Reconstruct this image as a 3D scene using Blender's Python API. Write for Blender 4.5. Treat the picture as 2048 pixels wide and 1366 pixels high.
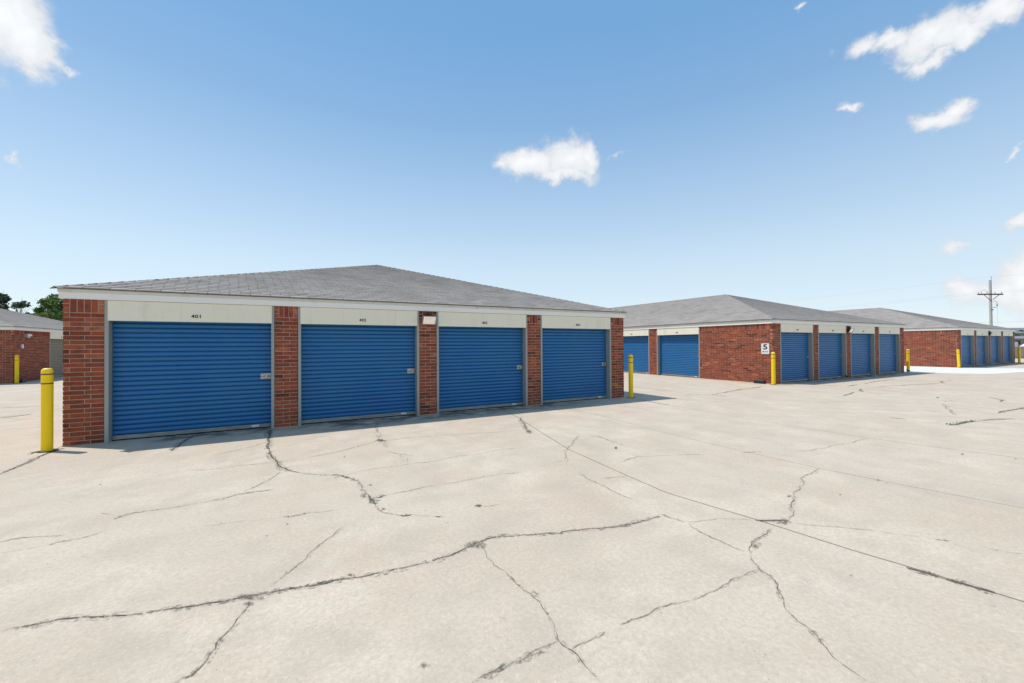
import bpy, bmesh, math, random
from mathutils import Vector, Matrix, noise

for o in list(bpy.data.objects):
    bpy.data.objects.remove(o)
scene = bpy.context.scene
COL = scene.collection
R = math.radians
rnd = random.Random(7)

# ------------------------------------------------------------------ camera
cam_d = bpy.data.cameras.new('camera')
cam = bpy.data.objects.new('camera', cam_d)
COL.objects.link(cam)
_r = Vector((0.878171, -0.478315, -0.005609))
_u = Vector((0.001168, -0.009581, 0.999953))
_f = Vector((0.478346, 0.878136, 0.007855))
_m = Matrix((_r, _u, -_f)).transposed().to_4x4()
_m.translation = Vector((2.879, -8.464, 1.456))
cam.matrix_world = _m
cam_d.sensor_width = 36.0
cam_d.lens = 827.27 / 2048 * 36
cam_d.clip_start = 0.05
cam_d.clip_end = 5000
scene.camera = cam

# ------------------------------------------------------------------ sky, sun, exposure
SUN = Vector((-0.96, 0.77, 2.30)).normalized()
SUN_EL = math.asin(SUN.z)
SUN_AZ = math.atan2(SUN.x, SUN.y)
CLOUDS = [
  (-23.64,27.06,4.92,5.17,1.00),
  (-21.44,26.21,2.85,3.56,1.00),
  (-20.85,24.82,2.31,2.14,0.90),
  (-22.01,27.54,3.38,2.96,1.00),
  (-18.69,24.57,1.84,0.57,0.60),
  (-19.95,26.52,2.17,0.96,0.60),
  (31.22,23.82,4.89,2.65,1.00),
  (36.39,24.37,4.77,3.08,1.00),
  (39.10,24.59,1.90,2.58,0.90),
  (28.09,23.68,2.07,1.34,0.70),
  (35.35,22.50,6.24,1.36,0.80),
  (69.35,28.65,2.22,1.17,0.70),
  (71.67,28.25,2.81,1.25,0.90),
  (74.50,27.39,3.36,2.07,1.00),
  (76.46,26.91,2.45,1.59,0.90),
  (74.48,25.61,1.63,1.02,0.80),
  (78.29,27.58,2.14,1.52,0.90),
  (74.85,28.27,3.13,0.86,0.60),
  (80.79,27.18,1.97,0.97,0.80),
  (74.42,20.40,2.04,1.35,0.90),
  (75.43,21.01,1.28,1.43,0.90),
  (67.74,24.13,1.19,0.65,0.65),
  (75.63,9.30,1.42,0.93,0.70),
  (79.53,10.54,1.52,1.34,0.80),
  (81.63,10.45,2.41,1.75,0.90),
  (76.07,4.88,2.45,2.02,0.90),
  (78.04,4.23,3.09,2.07,0.90),
  (80.02,5.12,2.55,3.70,1.00),
  (82.33,5.85,3.37,4.66,1.00),
  (74.94,5.23,1.41,1.10,0.70),
  (79.48,16.69,0.49,0.47,0.60),
  (63.59,34.13,0.72,0.56,0.60),
  (-22.48,16.29,0.49,0.58,0.50),
  (43.07,23.67,1.86,0.41,0.40),
]

def build_world():
    w = bpy.data.worlds.new('World')
    scene.world = w
    w.use_nodes = True
    w.cycles.sampling_method = 'MANUAL'
    w.cycles.sample_map_resolution = 256
    nt = w.node_tree
    nt.nodes.clear()
    N, L = nt.nodes, nt.links

    def math_n(op, a, b=None, clamp=False):
        n = N.new('ShaderNodeMath'); n.operation = op; n.use_clamp = clamp
        for i, v in enumerate((a, b)):
            if v is None: continue
            if isinstance(v, (int, float)): n.inputs[i].default_value = v
            else: L.new(v, n.inputs[i])
        return n.outputs[0]

    def dot(vec, v):
        n = N.new('ShaderNodeVectorMath'); n.operation = 'DOT_PRODUCT'
        L.new(vec, n.inputs[0]); n.inputs[1].default_value = v
        return n.outputs['Value']

    out = N.new('ShaderNodeOutputWorld')
    bg = N.new('ShaderNodeBackground')
    sky = N.new('ShaderNodeTexSky')
    sky.sky_type = 'NISHITA'
    sky.sun_disc = False
    sky.sun_elevation = SUN_EL
    sky.sun_rotation = SUN_AZ
    sky.altitude = 200
    sky.air_density = 1.0
    sky.dust_density = SKY_DUST
    sky.ozone_density = 1.6
    tc = N.new('ShaderNodeTexCoord')
    d = tc.outputs['Generated']
    def warp(vec, scale, amp, det):
        n = N.new('ShaderNodeTexNoise'); n.inputs['Scale'].default_value = scale; n.inputs['Detail'].default_value = det; n.inputs['Roughness'].default_value = .6
        L.new(d, n.inputs['Vector'])
        a = N.new('ShaderNodeVectorMath'); a.operation = 'SUBTRACT'; L.new(n.outputs['Color'], a.inputs[0]); a.inputs[1].default_value = (.5, .5, .5)
        b = N.new('ShaderNodeVectorMath'); b.operation = 'MULTIPLY_ADD'; L.new(a.outputs[0], b.inputs[0]); b.inputs[1].default_value = (amp,) * 3; L.new(vec, b.inputs[2])
        return b.outputs[0]
    dw = warp(d, 13, .10, 7)
    # clouds: billowy masses, each a soft ellipse of sky directions broken up by noise
    field = None
    rc = random.Random(4)
    extra = []
    while len(extra) < 6:
        az, el = rc.uniform(95, 320), rc.uniform(6, 45)
        s = rc.uniform(1.5, 5)
        extra += [(az + rc.uniform(-.6, .6) * s, el + rc.uniform(-.25, .25) * s, s * rc.uniform(.5, 1), s * rc.uniform(.3, .5), .9) for _ in range(2)]
    for az, el, ra, re, wgt in CLOUDS + extra:
        a, e = R(az), R(el)
        c = Vector((math.sin(a) * math.cos(e), math.cos(a) * math.cos(e), math.sin(e)))
        t = Vector((math.cos(a), -math.sin(a), 0))
        u = c.cross(t) if c.cross(t).z > 0 else t.cross(c)
        mp = N.new('ShaderNodeMapping'); mp.vector_type = 'TEXTURE'
        mp.inputs['Location'].default_value = c
        zz = t.cross(u)
        mp.inputs['Rotation'].default_value = Matrix((t, u, zz)).transposed().to_euler()
        mp.inputs['Scale'].default_value = (math.tan(R(ra)), math.tan(R(re)), .3)
        L.new(dw, mp.inputs['Vector'])
        ln = N.new('ShaderNodeVectorMath'); ln.operation = 'LENGTH'
        L.new(mp.outputs[0], ln.inputs[0])
        ma = N.new('ShaderNodeMath'); ma.operation = 'MULTIPLY_ADD'
        L.new(ln.outputs['Value'], ma.inputs[0]); ma.inputs[1].default_value = -wgt; ma.inputs[2].default_value = wgt
        field = ma.outputs[0] if field is None else math_n('MAXIMUM', field, ma.outputs[0])
    ns = N.new('ShaderNodeTexNoise'); ns.inputs['Scale'].default_value = 19; ns.inputs['Detail'].default_value = 8; ns.inputs['Roughness'].default_value = .6
    L.new(d, ns.inputs['Vector'])
    n2 = N.new('ShaderNodeTexNoise'); n2.inputs['Scale'].default_value = 9; n2.inputs['Detail'].default_value = 4
    L.new(d, n2.inputs['Vector'])
    nz = math_n('ADD', math_n('MULTIPLY', math_n('SUBTRACT', ns.outputs[0], .5), 1.0), math_n('MULTIPLY', math_n('SUBTRACT', n2.outputs[0], .5), .35))
    dens = math_n('ADD', field, nz)
    mr = N.new('ShaderNodeMapRange'); mr.interpolation_type = 'SMOOTHSTEP'
    mr.inputs['From Min'].default_value = -.02; mr.inputs['From Max'].default_value = .58
    mr.inputs['To Max'].default_value = .95
    L.new(dens, mr.inputs['Value'])
    # gentle tint of the clear sky toward the photograph's paler blue
    hsv = N.new('ShaderNodeHueSaturation')
    hsv.inputs['Hue'].default_value = SKY_HUE; hsv.inputs['Saturation'].default_value = SKY_SAT; hsv.inputs['Value'].default_value = SKY_VAL
    L.new(sky.outputs[0], hsv.inputs['Color'])
    # the clear sky pales towards the horizon all the way round
    sz = N.new('ShaderNodeSeparateXYZ'); L.new(d, sz.inputs[0])
    el = N.new('ShaderNodeValToRGB'); e_ = el.color_ramp.elements
    while len(e_) < 6: e_.new(.5)
    for k_, (p_, c_) in zip(e_, ((0.0, (.76, .86, .94)), (.17, (.64, .79, .91)), (.29, (.47, .66, .87)), (.47, (.254, .468, .761)), (.60, (.178, .407, .73)), (1.0, (.14, .34, .62)))):
        k_.position = p_; k_.color = (*c_, 1)
    L.new(sz.outputs[2], el.inputs[0])
    sc = N.new('ShaderNodeVectorMath'); sc.operation = 'SCALE'; sc.inputs['Scale'].default_value = 1 / (SKY_STRENGTH * 2 ** .36)
    L.new(el.outputs[0], sc.inputs[0])
    hm = N.new('ShaderNodeMix'); hm.data_type = 'RGBA'; hm.inputs[0].default_value = .8
    L.new(hsv.outputs[0], hm.inputs[6]); L.new(sc.outputs[0], hm.inputs[7])
    clear = hm.outputs[2]
    # cloud brightness: brighter in the thick middle, greyer in the thin parts and undersides
    cr = N.new('ShaderNodeMapRange'); cr.inputs['From Min'].default_value = .1; cr.inputs['From Max'].default_value = 1.0
    cr.inputs['To Min'].default_value = CLOUD_LO; cr.inputs['To Max'].default_value = CLOUD_HI
    L.new(dens, cr.inputs['Value'])
    cc = N.new('ShaderNodeCombineColor')
    L.new(math_n('MULTIPLY', cr.outputs[0], .985), cc.inputs[0]); L.new(cr.outputs[0], cc.inputs[1]); L.new(math_n('MULTIPLY', cr.outputs[0], 1.02), cc.inputs[2])
    mx = N.new('ShaderNodeMix'); mx.data_type = 'RGBA'
    L.new(mr.outputs[0], mx.inputs[0]); L.new(clear, mx.inputs[6]); L.new(cc.outputs[0], mx.inputs[7])
    L.new(mx.outputs[2], bg.inputs['Color'])
    bg.inputs['Strength'].default_value = SKY_STRENGTH
    L.new(bg.outputs[0], out.inputs['Surface'])

SKY_STRENGTH = 0.12
SKY_DUST, SKY_HUE, SKY_SAT, SKY_VAL = 0.3, 0.492, .95, 1.13
CLOUD_LO, CLOUD_HI = 4.9, 6.6
build_world()

sun_d = bpy.data.lights.new('sun', 'SUN')
sun_d.energy = 3.0
sun_d.angle = R(0.53)
sun_d.color = (1.0, 0.98, 0.945)
sun = bpy.data.objects.new('sun', sun_d)
COL.objects.link(sun)
sun.rotation_euler = SUN.to_track_quat('Z', 'Y').to_euler()

scene.view_settings.view_transform = 'Standard'
scene.view_settings.look = 'None'
scene.view_settings.gamma = 1.0
scene.view_settings.use_curve_mapping = False
scene.view_settings.exposure = 0.36
scene.render.engine = 'CYCLES'
scene.cycles.max_bounces = 6
scene.cycles.diffuse_bounces = 3
scene.cycles.transparent_max_bounces = 12

# ------------------------------------------------------------------ materials
class NB:
    """small node-graph helper"""
    def __init__(s, name):
        s.m = bpy.data.materials.new(name); s.m.use_nodes = True
        s.nt = s.m.node_tree; s.N = s.nt.nodes; s.L = s.nt.links
        s.N.clear()
        s.out = s.N.new('ShaderNodeOutputMaterial')
        s.b = s.N.new('ShaderNodeBsdfPrincipled')
        s.L.new(s.b.outputs[0], s.out.inputs[0])
        g = s.N.new('ShaderNodeNewGeometry'); s.pos = g.outputs['Position']
    def put(s, sock, v):
        if hasattr(v, 'is_output'): s.L.new(v, sock)
        elif isinstance(v, tuple) and len(v) == 3 and sock.type == 'RGBA': sock.default_value = (*v, 1)
        else: sock.default_value = v
    def node(s, t, out=0, **kw):
        n = s.N.new(t)
        for k, v in kw.items():
            if k in n.inputs.keys(): s.put(n.inputs[k], v)
            else: setattr(n, k, v)
        return n.outputs[out]
    def noise(s, scale, detail=4, rough=.5, vec=None, stretch=None):
        v = vec or s.pos
        if stretch:
            n = s.N.new('ShaderNodeVectorMath'); n.operation = 'MULTIPLY'; s.L.new(v, n.inputs[0]); n.inputs[1].default_value = stretch; v = n.outputs[0]
        return s.node('ShaderNodeTexNoise', 0, Scale=scale, Detail=detail, Roughness=rough, Vector=v)
    def math(s, op, a, b=0.0, clamp=False):
        n = s.N.new('ShaderNodeMath'); n.operation = op; n.use_clamp = clamp
        s.put(n.inputs[0], a); s.put(n.inputs[1], b)
        return n.outputs[0]
    def rng(s, v, a, b, c=0.0, d=1.0, smooth=False):
        n = s.N.new('ShaderNodeMapRange')
        if smooth: n.interpolation_type = 'SMOOTHSTEP'
        s.put(n.inputs[0], v)
        for i, x in enumerate((a, b, c, d)): s.put(n.inputs[i + 1], x)
        return n.outputs[0]
    def mix(s, f, a, b, mode='MIX'):
        n = s.N.new('ShaderNodeMix'); n.data_type = 'RGBA'; n.blend_type = mode
        s.put(n.inputs[0], f); s.put(n.inputs[6], a); s.put(n.inputs[7], b)
        return n.outputs[2]
    def ramp(s, v, stops):
        n = s.N.new('ShaderNodeValToRGB'); e = n.color_ramp.elements
        while len(e) < len(stops): e.new(.5)
        for k, (p, c) in zip(e, stops): k.position = p; k.color = (*c, 1)
        s.put(n.inputs[0], v)
        return n.outputs[0]
    def tint(s):
        return s.node('ShaderNodeAttribute', 2, attribute_name='tint')
    def rand(s):
        return s.node('ShaderNodeObjectInfo', 5) if False else s.N.new('ShaderNodeObjectInfo').outputs['Random']
    def bump(s, h, dist=.002, strength=1.0):
        n = s.N.new('ShaderNodeBump'); n.inputs['Distance'].default_value = dist; n.inputs['Strength'].default_value = strength
        s.L.new(h, n.inputs['Height']); s.L.new(n.outputs[0], s.b.inputs['Normal'])
    def fin(s, color, rough=.6, metal=0.0, spec=None):
        s.put(s.b.inputs['Base Color'], color); s.put(s.b.inputs['Roughness'], rough); s.b.inputs['Metallic'].default_value = metal
        if spec is not None: s.b.inputs['Specular IOR Level'].default_value = spec
        return s.m

def make_concrete(name, base, warm, dark, slab=True):
    k = NB(name)
    big = k.noise(.45, 5, .6); mid = k.noise(2.3, 6, .62); fine = k.noise(32, 10, .82); grit = k.noise(170, 3, .7)
    c = k.mix(k.rng(big, .38, .62), base, warm)
    pale = k.noise(1.1, 6, .65, stretch=(1, 1, 1))
    c = k.mix(k.math('MULTIPLY', k.rng(pale, .46, .68, 0, 1, True), .65), c, tuple(min(.8, x * 1.18) for x in base))
    rust = k.noise(.7, 5, .7, vec=k.node('ShaderNodeVectorMath', 0, operation='ADD', Vector=k.pos))
    c = k.mix(k.math('MULTIPLY', k.rng(rust, .48, .70, 0, 1, True), .4), c, (warm[0] * .95, warm[1] * .86, warm[2] * .78))
    c = k.mix(k.math('MULTIPLY', k.rng(mid, .42, .70, 0, 1, True), .65), c, dark)
    c = k.mix(k.math('MULTIPLY', k.rng(fine, .42, .64), .75), c, tuple(x * .68 for x in base))
    c = k.mix(k.math('MULTIPLY', k.rng(k.noise(44, 9, .85),   .53, .64), .6), c, tuple(min(.85, x * 1.25) for x in base))
    pit = k.node('ShaderNodeTexVoronoi', 0, Scale=17.0, Vector=k.pos)
    c = k.mix(k.math('MULTIPLY', k.rng(pit, .075, .03), k.rng(k.noise(1.7, 4), .46, .6)), c, (.17, .145, .115))
    # exposed aggregate: scattered dark and pale specks
    vo = k.node('ShaderNodeTexVoronoi', 0, Scale=70.0, Vector=k.pos)
    vc = k.node('ShaderNodeTexVoronoi', 1, Scale=70.0, Vector=k.pos)
    sp = k.math('MULTIPLY', k.rng(vo, .22, .12), k.rng(k.noise(5, 3), .42, .62))
    c = k.mix(k.math('MULTIPLY', sp, .8), c, k.ramp(k.node('ShaderNodeSeparateColor', 0, Color=vc), [(0, (.22, .19, .16)), (.5, (.55, .5, .43)), (1, (.75, .72, .66))]))
    # long faint scuffs and old run-off streaks
    st = k.noise(1.3, 5, .6, stretch=(1, .25, 1))
    c = k.mix(k.math('MULTIPLY', k.rng(st, .55, .75, 0, 1, True), .35), c, tuple(x * .8 for x in dark))
    if slab:
        c = k.mix(k.rng(k.rand(), 0, 1, 0, .1), c, tuple(x * .8 for x in base))
    k.bump(k.math('ADD', k.math('MULTIPLY', grit, .5), k.math('ADD', k.math('MULTIPLY', fine, .6), k.math('MULTIPLY', mid, 1.5))), .003, .6)
    return k.fin(c, k.rng(mid, .3, .7, .78, .95), 0, .3)

MAT = {}
MAT['concrete'] = make_concrete('concrete', (.645, .53, .405), (.60, .47, .345), (.49, .41, .315))
MAT['new_concrete'] = make_concrete('new_concrete', (.82, .79, .72), (.80, .76, .68), (.74, .70, .63), False)

k = NB('soil'); c = k.ramp(k.noise(3, 5), [(.3, (.05, .042, .034)), (.7, (.11, .09, .07))]); MAT['soil'] = k.fin(c, .95)
k = NB('far_ground'); c = k.ramp(k.noise(.05, 5), [(.3, (.30, .27, .22)), (.7, (.42, .38, .32))]); MAT['far_ground'] = k.fin(c, .95)

# cracks: dark, crumbly, broken up along their length
k = NB('crack_fill')
n1 = k.noise(38, 5, .7); n2 = k.noise(5.5, 4, .6)
c = k.ramp(n1, [(.3, (.06, .046, .033)), (.75, (.24, .195, .145))])
k.fin(c, .95)
tr = k.N.new('ShaderNodeBsdfTransparent'); ms = k.N.new('ShaderNodeMixShader')
al = k.math('MULTIPLY', k.math('MULTIPLY', k.rng(n1, .33, .48, 0, 1, True), k.rng(n2, .33, .52, .2, 1, True)), k.tint())
k.put(ms.inputs[0], al); k.L.new(tr.outputs[0], ms.inputs[1]); k.L.new(k.b.outputs[0], ms.inputs[2]); k.L.new(ms.outputs[0], k.out.inputs[0])
MAT['crack'] = k.m
# spalled, stained margin of a crack
k = NB('crack_margin')
n1 = k.noise(34, 7, .8); n2 = k.noise(4, 3, .6)
k.fin(k.ramp(n1, [(.3, (.12, .105, .085)), (.75, (.27, .245, .21))]), .95)
tr = k.N.new('ShaderNodeBsdfTransparent'); ms = k.N.new('ShaderNodeMixShader')
al = k.math('MULTIPLY', k.math('MULTIPLY', k.rng(n1, .47, .60, 0, 1, True), k.rng(n2, .33, .58, .15, 1, True)), k.tint())
k.put(ms.inputs[0], al); k.L.new(tr.outputs[0], ms.inputs[1]); k.L.new(k.b.outputs[0], ms.inputs[2]); k.L.new(ms.outputs[0], k.out.inputs[0])
MAT['crack_margin'] = k.m
# oil and rubber spots
k = NB('spot_stain')
n1 = k.noise(42, 7, .8)
k.fin(k.ramp(n1, [(.3, (.05, .043, .034)), (.75, (.22, .19, .15))]), .9)
tr = k.N.new('ShaderNodeBsdfTransparent'); ms = k.N.new('ShaderNodeMixShader')
k.put(ms.inputs[0], k.math('MULTIPLY', k.rng(n1, .44, .56, 0, 1, True), k.rng(k.tint(), 0, .55, 0, .95, True))); k.L.new(tr.outputs[0], ms.inputs[1]); k.L.new(k.b.outputs[0], ms.inputs[2]); k.L.new(ms.outputs[0], k.out.inputs[0])
MAT['spot'] = k.m

BRICK_STOPS = [(0, (.06, .026, .02)), (.12, (.15, .042, .025)), (.35, (.255, .060, .030)), (.6, (.33, .078, .037)), (.82, (.40, .105, .048)), (1, (.48, .16, .075))]
k = NB('brick_clay')
n1 = k.noise(38, 5, .65); n2 = k.noise(9, 4, .6); n3 = k.noise(140, 3, .6)
t = k.math('ADD', k.tint(), k.math('MULTIPLY', k.math('SUBTRACT', n1, .5), .7), True)
c = k.ramp(t, BRICK_STOPS)
c = k.mix(k.math('MULTIPLY', k.rng(n2, .48, .68, 0, 1, True), .75), c, (.13, .048, .034))
c = k.mix(k.math('MULTIPLY', k.rng(n3, .66, .8), .35), c, (.50, .36, .27))
k.bump(k.math('ADD', n1, n3), .0025, .7)
MAT['brick'] = k.fin(c, .88, 0, .25)

k = NB('mortar'); n1 = k.noise(70, 4); c = k.ramp(k.noise(4, 5, .6), [(.3, (.40, .29, .205)), (.7, (.54, .41, .30))])
c = k.mix(k.math('MULTIPLY', n1, .4), c, (.36, .26, .19)); k.bump(n1, .002, .5); MAT['mortar'] = k.fin(c, .95, 0, .2)

# brickwork too oblique or hidden to lay brick by brick
k = NB('far_brickwork')
sw = k.N.new('ShaderNodeVectorMath'); sw.operation = 'DOT_PRODUCT'; k.L.new(k.pos, sw.inputs[0]); sw.inputs[1].default_value = (1, 1, 0)
sp = k.N.new('ShaderNodeSeparateXYZ'); k.L.new(k.pos, sp.inputs[0])
cb = k.N.new('ShaderNodeCombineXYZ'); k.L.new(sw.outputs['Value'], cb.inputs[0]); k.L.new(sp.outputs[2], cb.inputs[1])
bt = k.N.new('ShaderNodeTexBrick'); k.L.new(cb.outputs[0], bt.inputs['Vector'])
bt.inputs['Scale'].default_value = 1; bt.inputs['Brick Width'].default_value = .232; bt.inputs['Row Height'].default_value = .0678; bt.inputs['Mortar Size'].default_value = .005
bt.inputs['Color1'].default_value = (.30, .085, .045, 1); bt.inputs['Color2'].default_value = (.20, .055, .033, 1); bt.inputs['Mortar'].default_value = (.45, .34, .25, 1)
MAT['brickwork'] = k.fin(bt.outputs[0], .9)

def painted(name, col, rough, dirt=(.2, .18, .14), amount=.3, spec=.5, streak=(9, 9, .8), bumpd=.0006):
    k = NB(name)
    n1 = k.noise(1.0, 6, .65, stretch=streak); n2 = k.noise(30, 4, .6)
    c = k.mix(k.math('MULTIPLY', k.rng(n1, .5, .8, 0, 1, True), amount), col, dirt)
    c = k.mix(k.math('MULTIPLY', k.rng(n2, .55, .8), amount * .5), c, dirt)
    if name == 'door_blue':
        c = k.mix(k.rng(k.noise(.9, 5, .6), .35, .68), c, (col[0] * 1.6 + .003, col[1] * 1.08 + .004, col[2] * .97))
        c = k.mix(k.math('MULTIPLY', k.rng(k.noise(7, 6, .7, stretch=(.5, .5, 2.5)), .6, .75), .35), c, (.06, .11, .18))
    k.bump(k.noise(12, 4), bumpd, .5)
    return k.fin(c, k.rng(n2, .3, .7, rough * .85, min(1, rough * 1.2)), 0, spec)

MAT['door_blue'] = painted('door_blue', (.011, .130, .335), .36, (.02, .07, .15), .25, .45)
MAT['door_tan'] = painted('door_tan', (.24, .205, .145), .5, (.2, .17, .12), .2)
MAT['frame'] = painted('frame_paint', (.34, .335, .295), .5, (.2, .19, .15), .25)
MAT['header'] = painted('header_paint', (.86, .78, .60), .5, (.45, .41, .28), .3)
MAT['fascia'] = painted('fascia_paint', (.86, .815, .74), .5, (.6, .58, .5), .25, streak=(2, 2, 1.5))
MAT['trim'] = painted('trim_paint', (.68, .66, .57), .6, (.28, .28, .18), .65, streak=(3, 3, 2))
MAT['yellow'] = painted('bollard_yellow', (.99, .655, .004), .42, (.7, .43, .03), .3, .3)
MAT['yellow_cap'] = painted('bollard_cap_yellow', (.93, .66, .06), .4, (.6, .45, .1), .2)
k = NB('reflective_band'); MAT['band'] = k.fin((.20, .035, .012), .35)
k = NB('steel'); n = k.noise(40, 4); MAT['steel'] = k.fin(k.ramp(n, [(.3, (.25, .25, .24)), (.7, (.50, .50, .48))]), .38, .9)
k = NB('bar_metal'); n = k.noise(6, 5, .6, stretch=(1, 1, 6)); MAT['bar'] = k.fin(k.ramp(n, [(.3, (.20, .20, .19)), (.7, (.36, .36, .34))]), .45, .3)
k = NB('black_plastic'); MAT['black'] = k.fin(k.ramp(k.noise(25, 4), [(.3, (.012, .013, .014)), (.7, (.03, .031, .033))]), .45)
k = NB('rubber'); MAT['rubber'] = k.fin((.015, .014, .013), .85)
k = NB('ink_black'); MAT['ink'] = k.fin((.012, .012, .012), .6)
k = NB('sign_white'); MAT['sign'] = k.fin(k.ramp(k.noise(8, 4), [(.3, (.74, .75, .74)), (.7, (.82, .82, .81))]), .35)
k = NB('sticker_white'); MAT['white'] = k.fin((.72, .72, .70), .5)
k = NB('dark_metal'); MAT['dark_metal'] = k.fin(k.ramp(k.noise(20, 4), [(.3, (.025, .022, .02)), (.7, (.06, .052, .045))]), .5, .2)
k = NB('lamp_glass'); MAT['lamp_glass'] = k.fin(k.ramp(k.noise(14, 3), [(.3, (.9, .9, .87)), (.7, (.97, .97, .95))]), .22, 1.0)
k = NB('drip_edge'); MAT['drip'] = k.fin((.10, .10, .105), .55, .1)
k = NB('galvanised'); MAT['galv'] = k.fin((.55, .55, .53), .35, .6)

k = NB('shingle_granules')
n1 = k.noise(160, 3, .7); n2 = k.noise(.9, 5, .6, stretch=(1, 1, 1)); n3 = k.noise(7, 4, .6)
t = k.math('ADD', k.tint(), k.math('MULTIPLY', k.math('SUBTRACT', n3, .5), .5), True)
c = k.ramp(t, [(0, (.30, .26, .225)), (.5, (.425, .375, .33)), (1, (.52, .465, .41))])
c = k.mix(k.math('MULTIPLY', k.rng(n1, .5, .75), .35), c, (.49, .44, .395))
c = k.mix(k.math('MULTIPLY', k.rng(n2, .5, .72, 0, 1, True), .4), c, (.28, .245, .215))
k.bump(n1, .0015, .6)
MAT['shingle'] = k.fin(c, .92, 0, .25)
k = NB('roof_felt'); MAT['felt'] = k.fin((.05, .048, .05), .95)

k = NB('leaf'); t = k.tint()
c = k.ramp(t, [(0, (.04, .075, .02)), (.5, (.085, .15, .035)), (1, (.15, .21, .06))]); k.fin(c, .55)
tl = k.N.new('ShaderNodeBsdfTranslucent'); k.put(tl.inputs[0], k.mix(.5, c, (.12, .2, .03))); ms = k.N.new('ShaderNodeMixShader'); ms.inputs[0].default_value = .3
k.L.new(k.b.outputs[0], ms.inputs[1]); k.L.new(tl.outputs[0], ms.inputs[2]); k.L.new(ms.outputs[0], k.out.inputs[0]); MAT['leaf'] = k.m
k = NB('dusky_leaf'); c = k.ramp(k.tint(), [(0, (.035, .055, .025)), (.5, (.06, .09, .04)), (1, (.10, .13, .06))]); MAT['dusky_leaf'] = k.fin(c, .6)
k = NB('bark'); n = k.noise(12, 5, .6, stretch=(3, 3, .6)); k.bump(n, .01); MAT['bark'] = k.fin(k.ramp(n, [(.3, (.05, .042, .035)), (.7, (.12, .105, .09))]), .9)
k = NB('pole_wood'); n = k.noise(6, 5, .6, stretch=(6, 6, .4)); MAT['pole'] = k.fin(k.ramp(n, [(.3, (.36, .34, .31)), (.7, (.52, .50, .46))]), .9)
k = NB('weathered_arm'); MAT['arm'] = k.fin(k.ramp(k.noise(9, 4), [(.3, (.07, .062, .055)), (.7, (.13, .12, .105))]), .9)
k = NB('hill_scrub'); MAT['scrub'] = k.fin(k.ramp(k.noise(.35, 6, .7), [(.3, (.045, .055, .045)), (.7, (.085, .09, .075))]), .95)
k = NB('tan_block'); MAT['tan'] = k.fin(k.ramp(k.noise(3, 5), [(.3, (.36, .28, .22)), (.7, (.45, .36, .29))]), .9)
k = NB('brown_wall'); MAT['brown'] = k.fin(k.ramp(k.noise(2, 5), [(.3, (.27, .22, .18)), (.7, (.33, .27, .22))]), .9)
k = NB('white_paint'); MAT['paint_white'] = k.fin(k.ramp(k.noise(5, 4), [(.3, (.72, .72, .70)), (.7, (.8, .8, .78))]), .5)
k = NB('grey_roof'); MAT['grey_roof'] = k.fin((.22, .22, .23), .8)
k = NB('window_dark'); MAT['window'] = k.fin((.02, .025, .03), .1)
k = NB('feather_black'); MAT['feather'] = k.fin((.008, .008, .010), .5)

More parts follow.
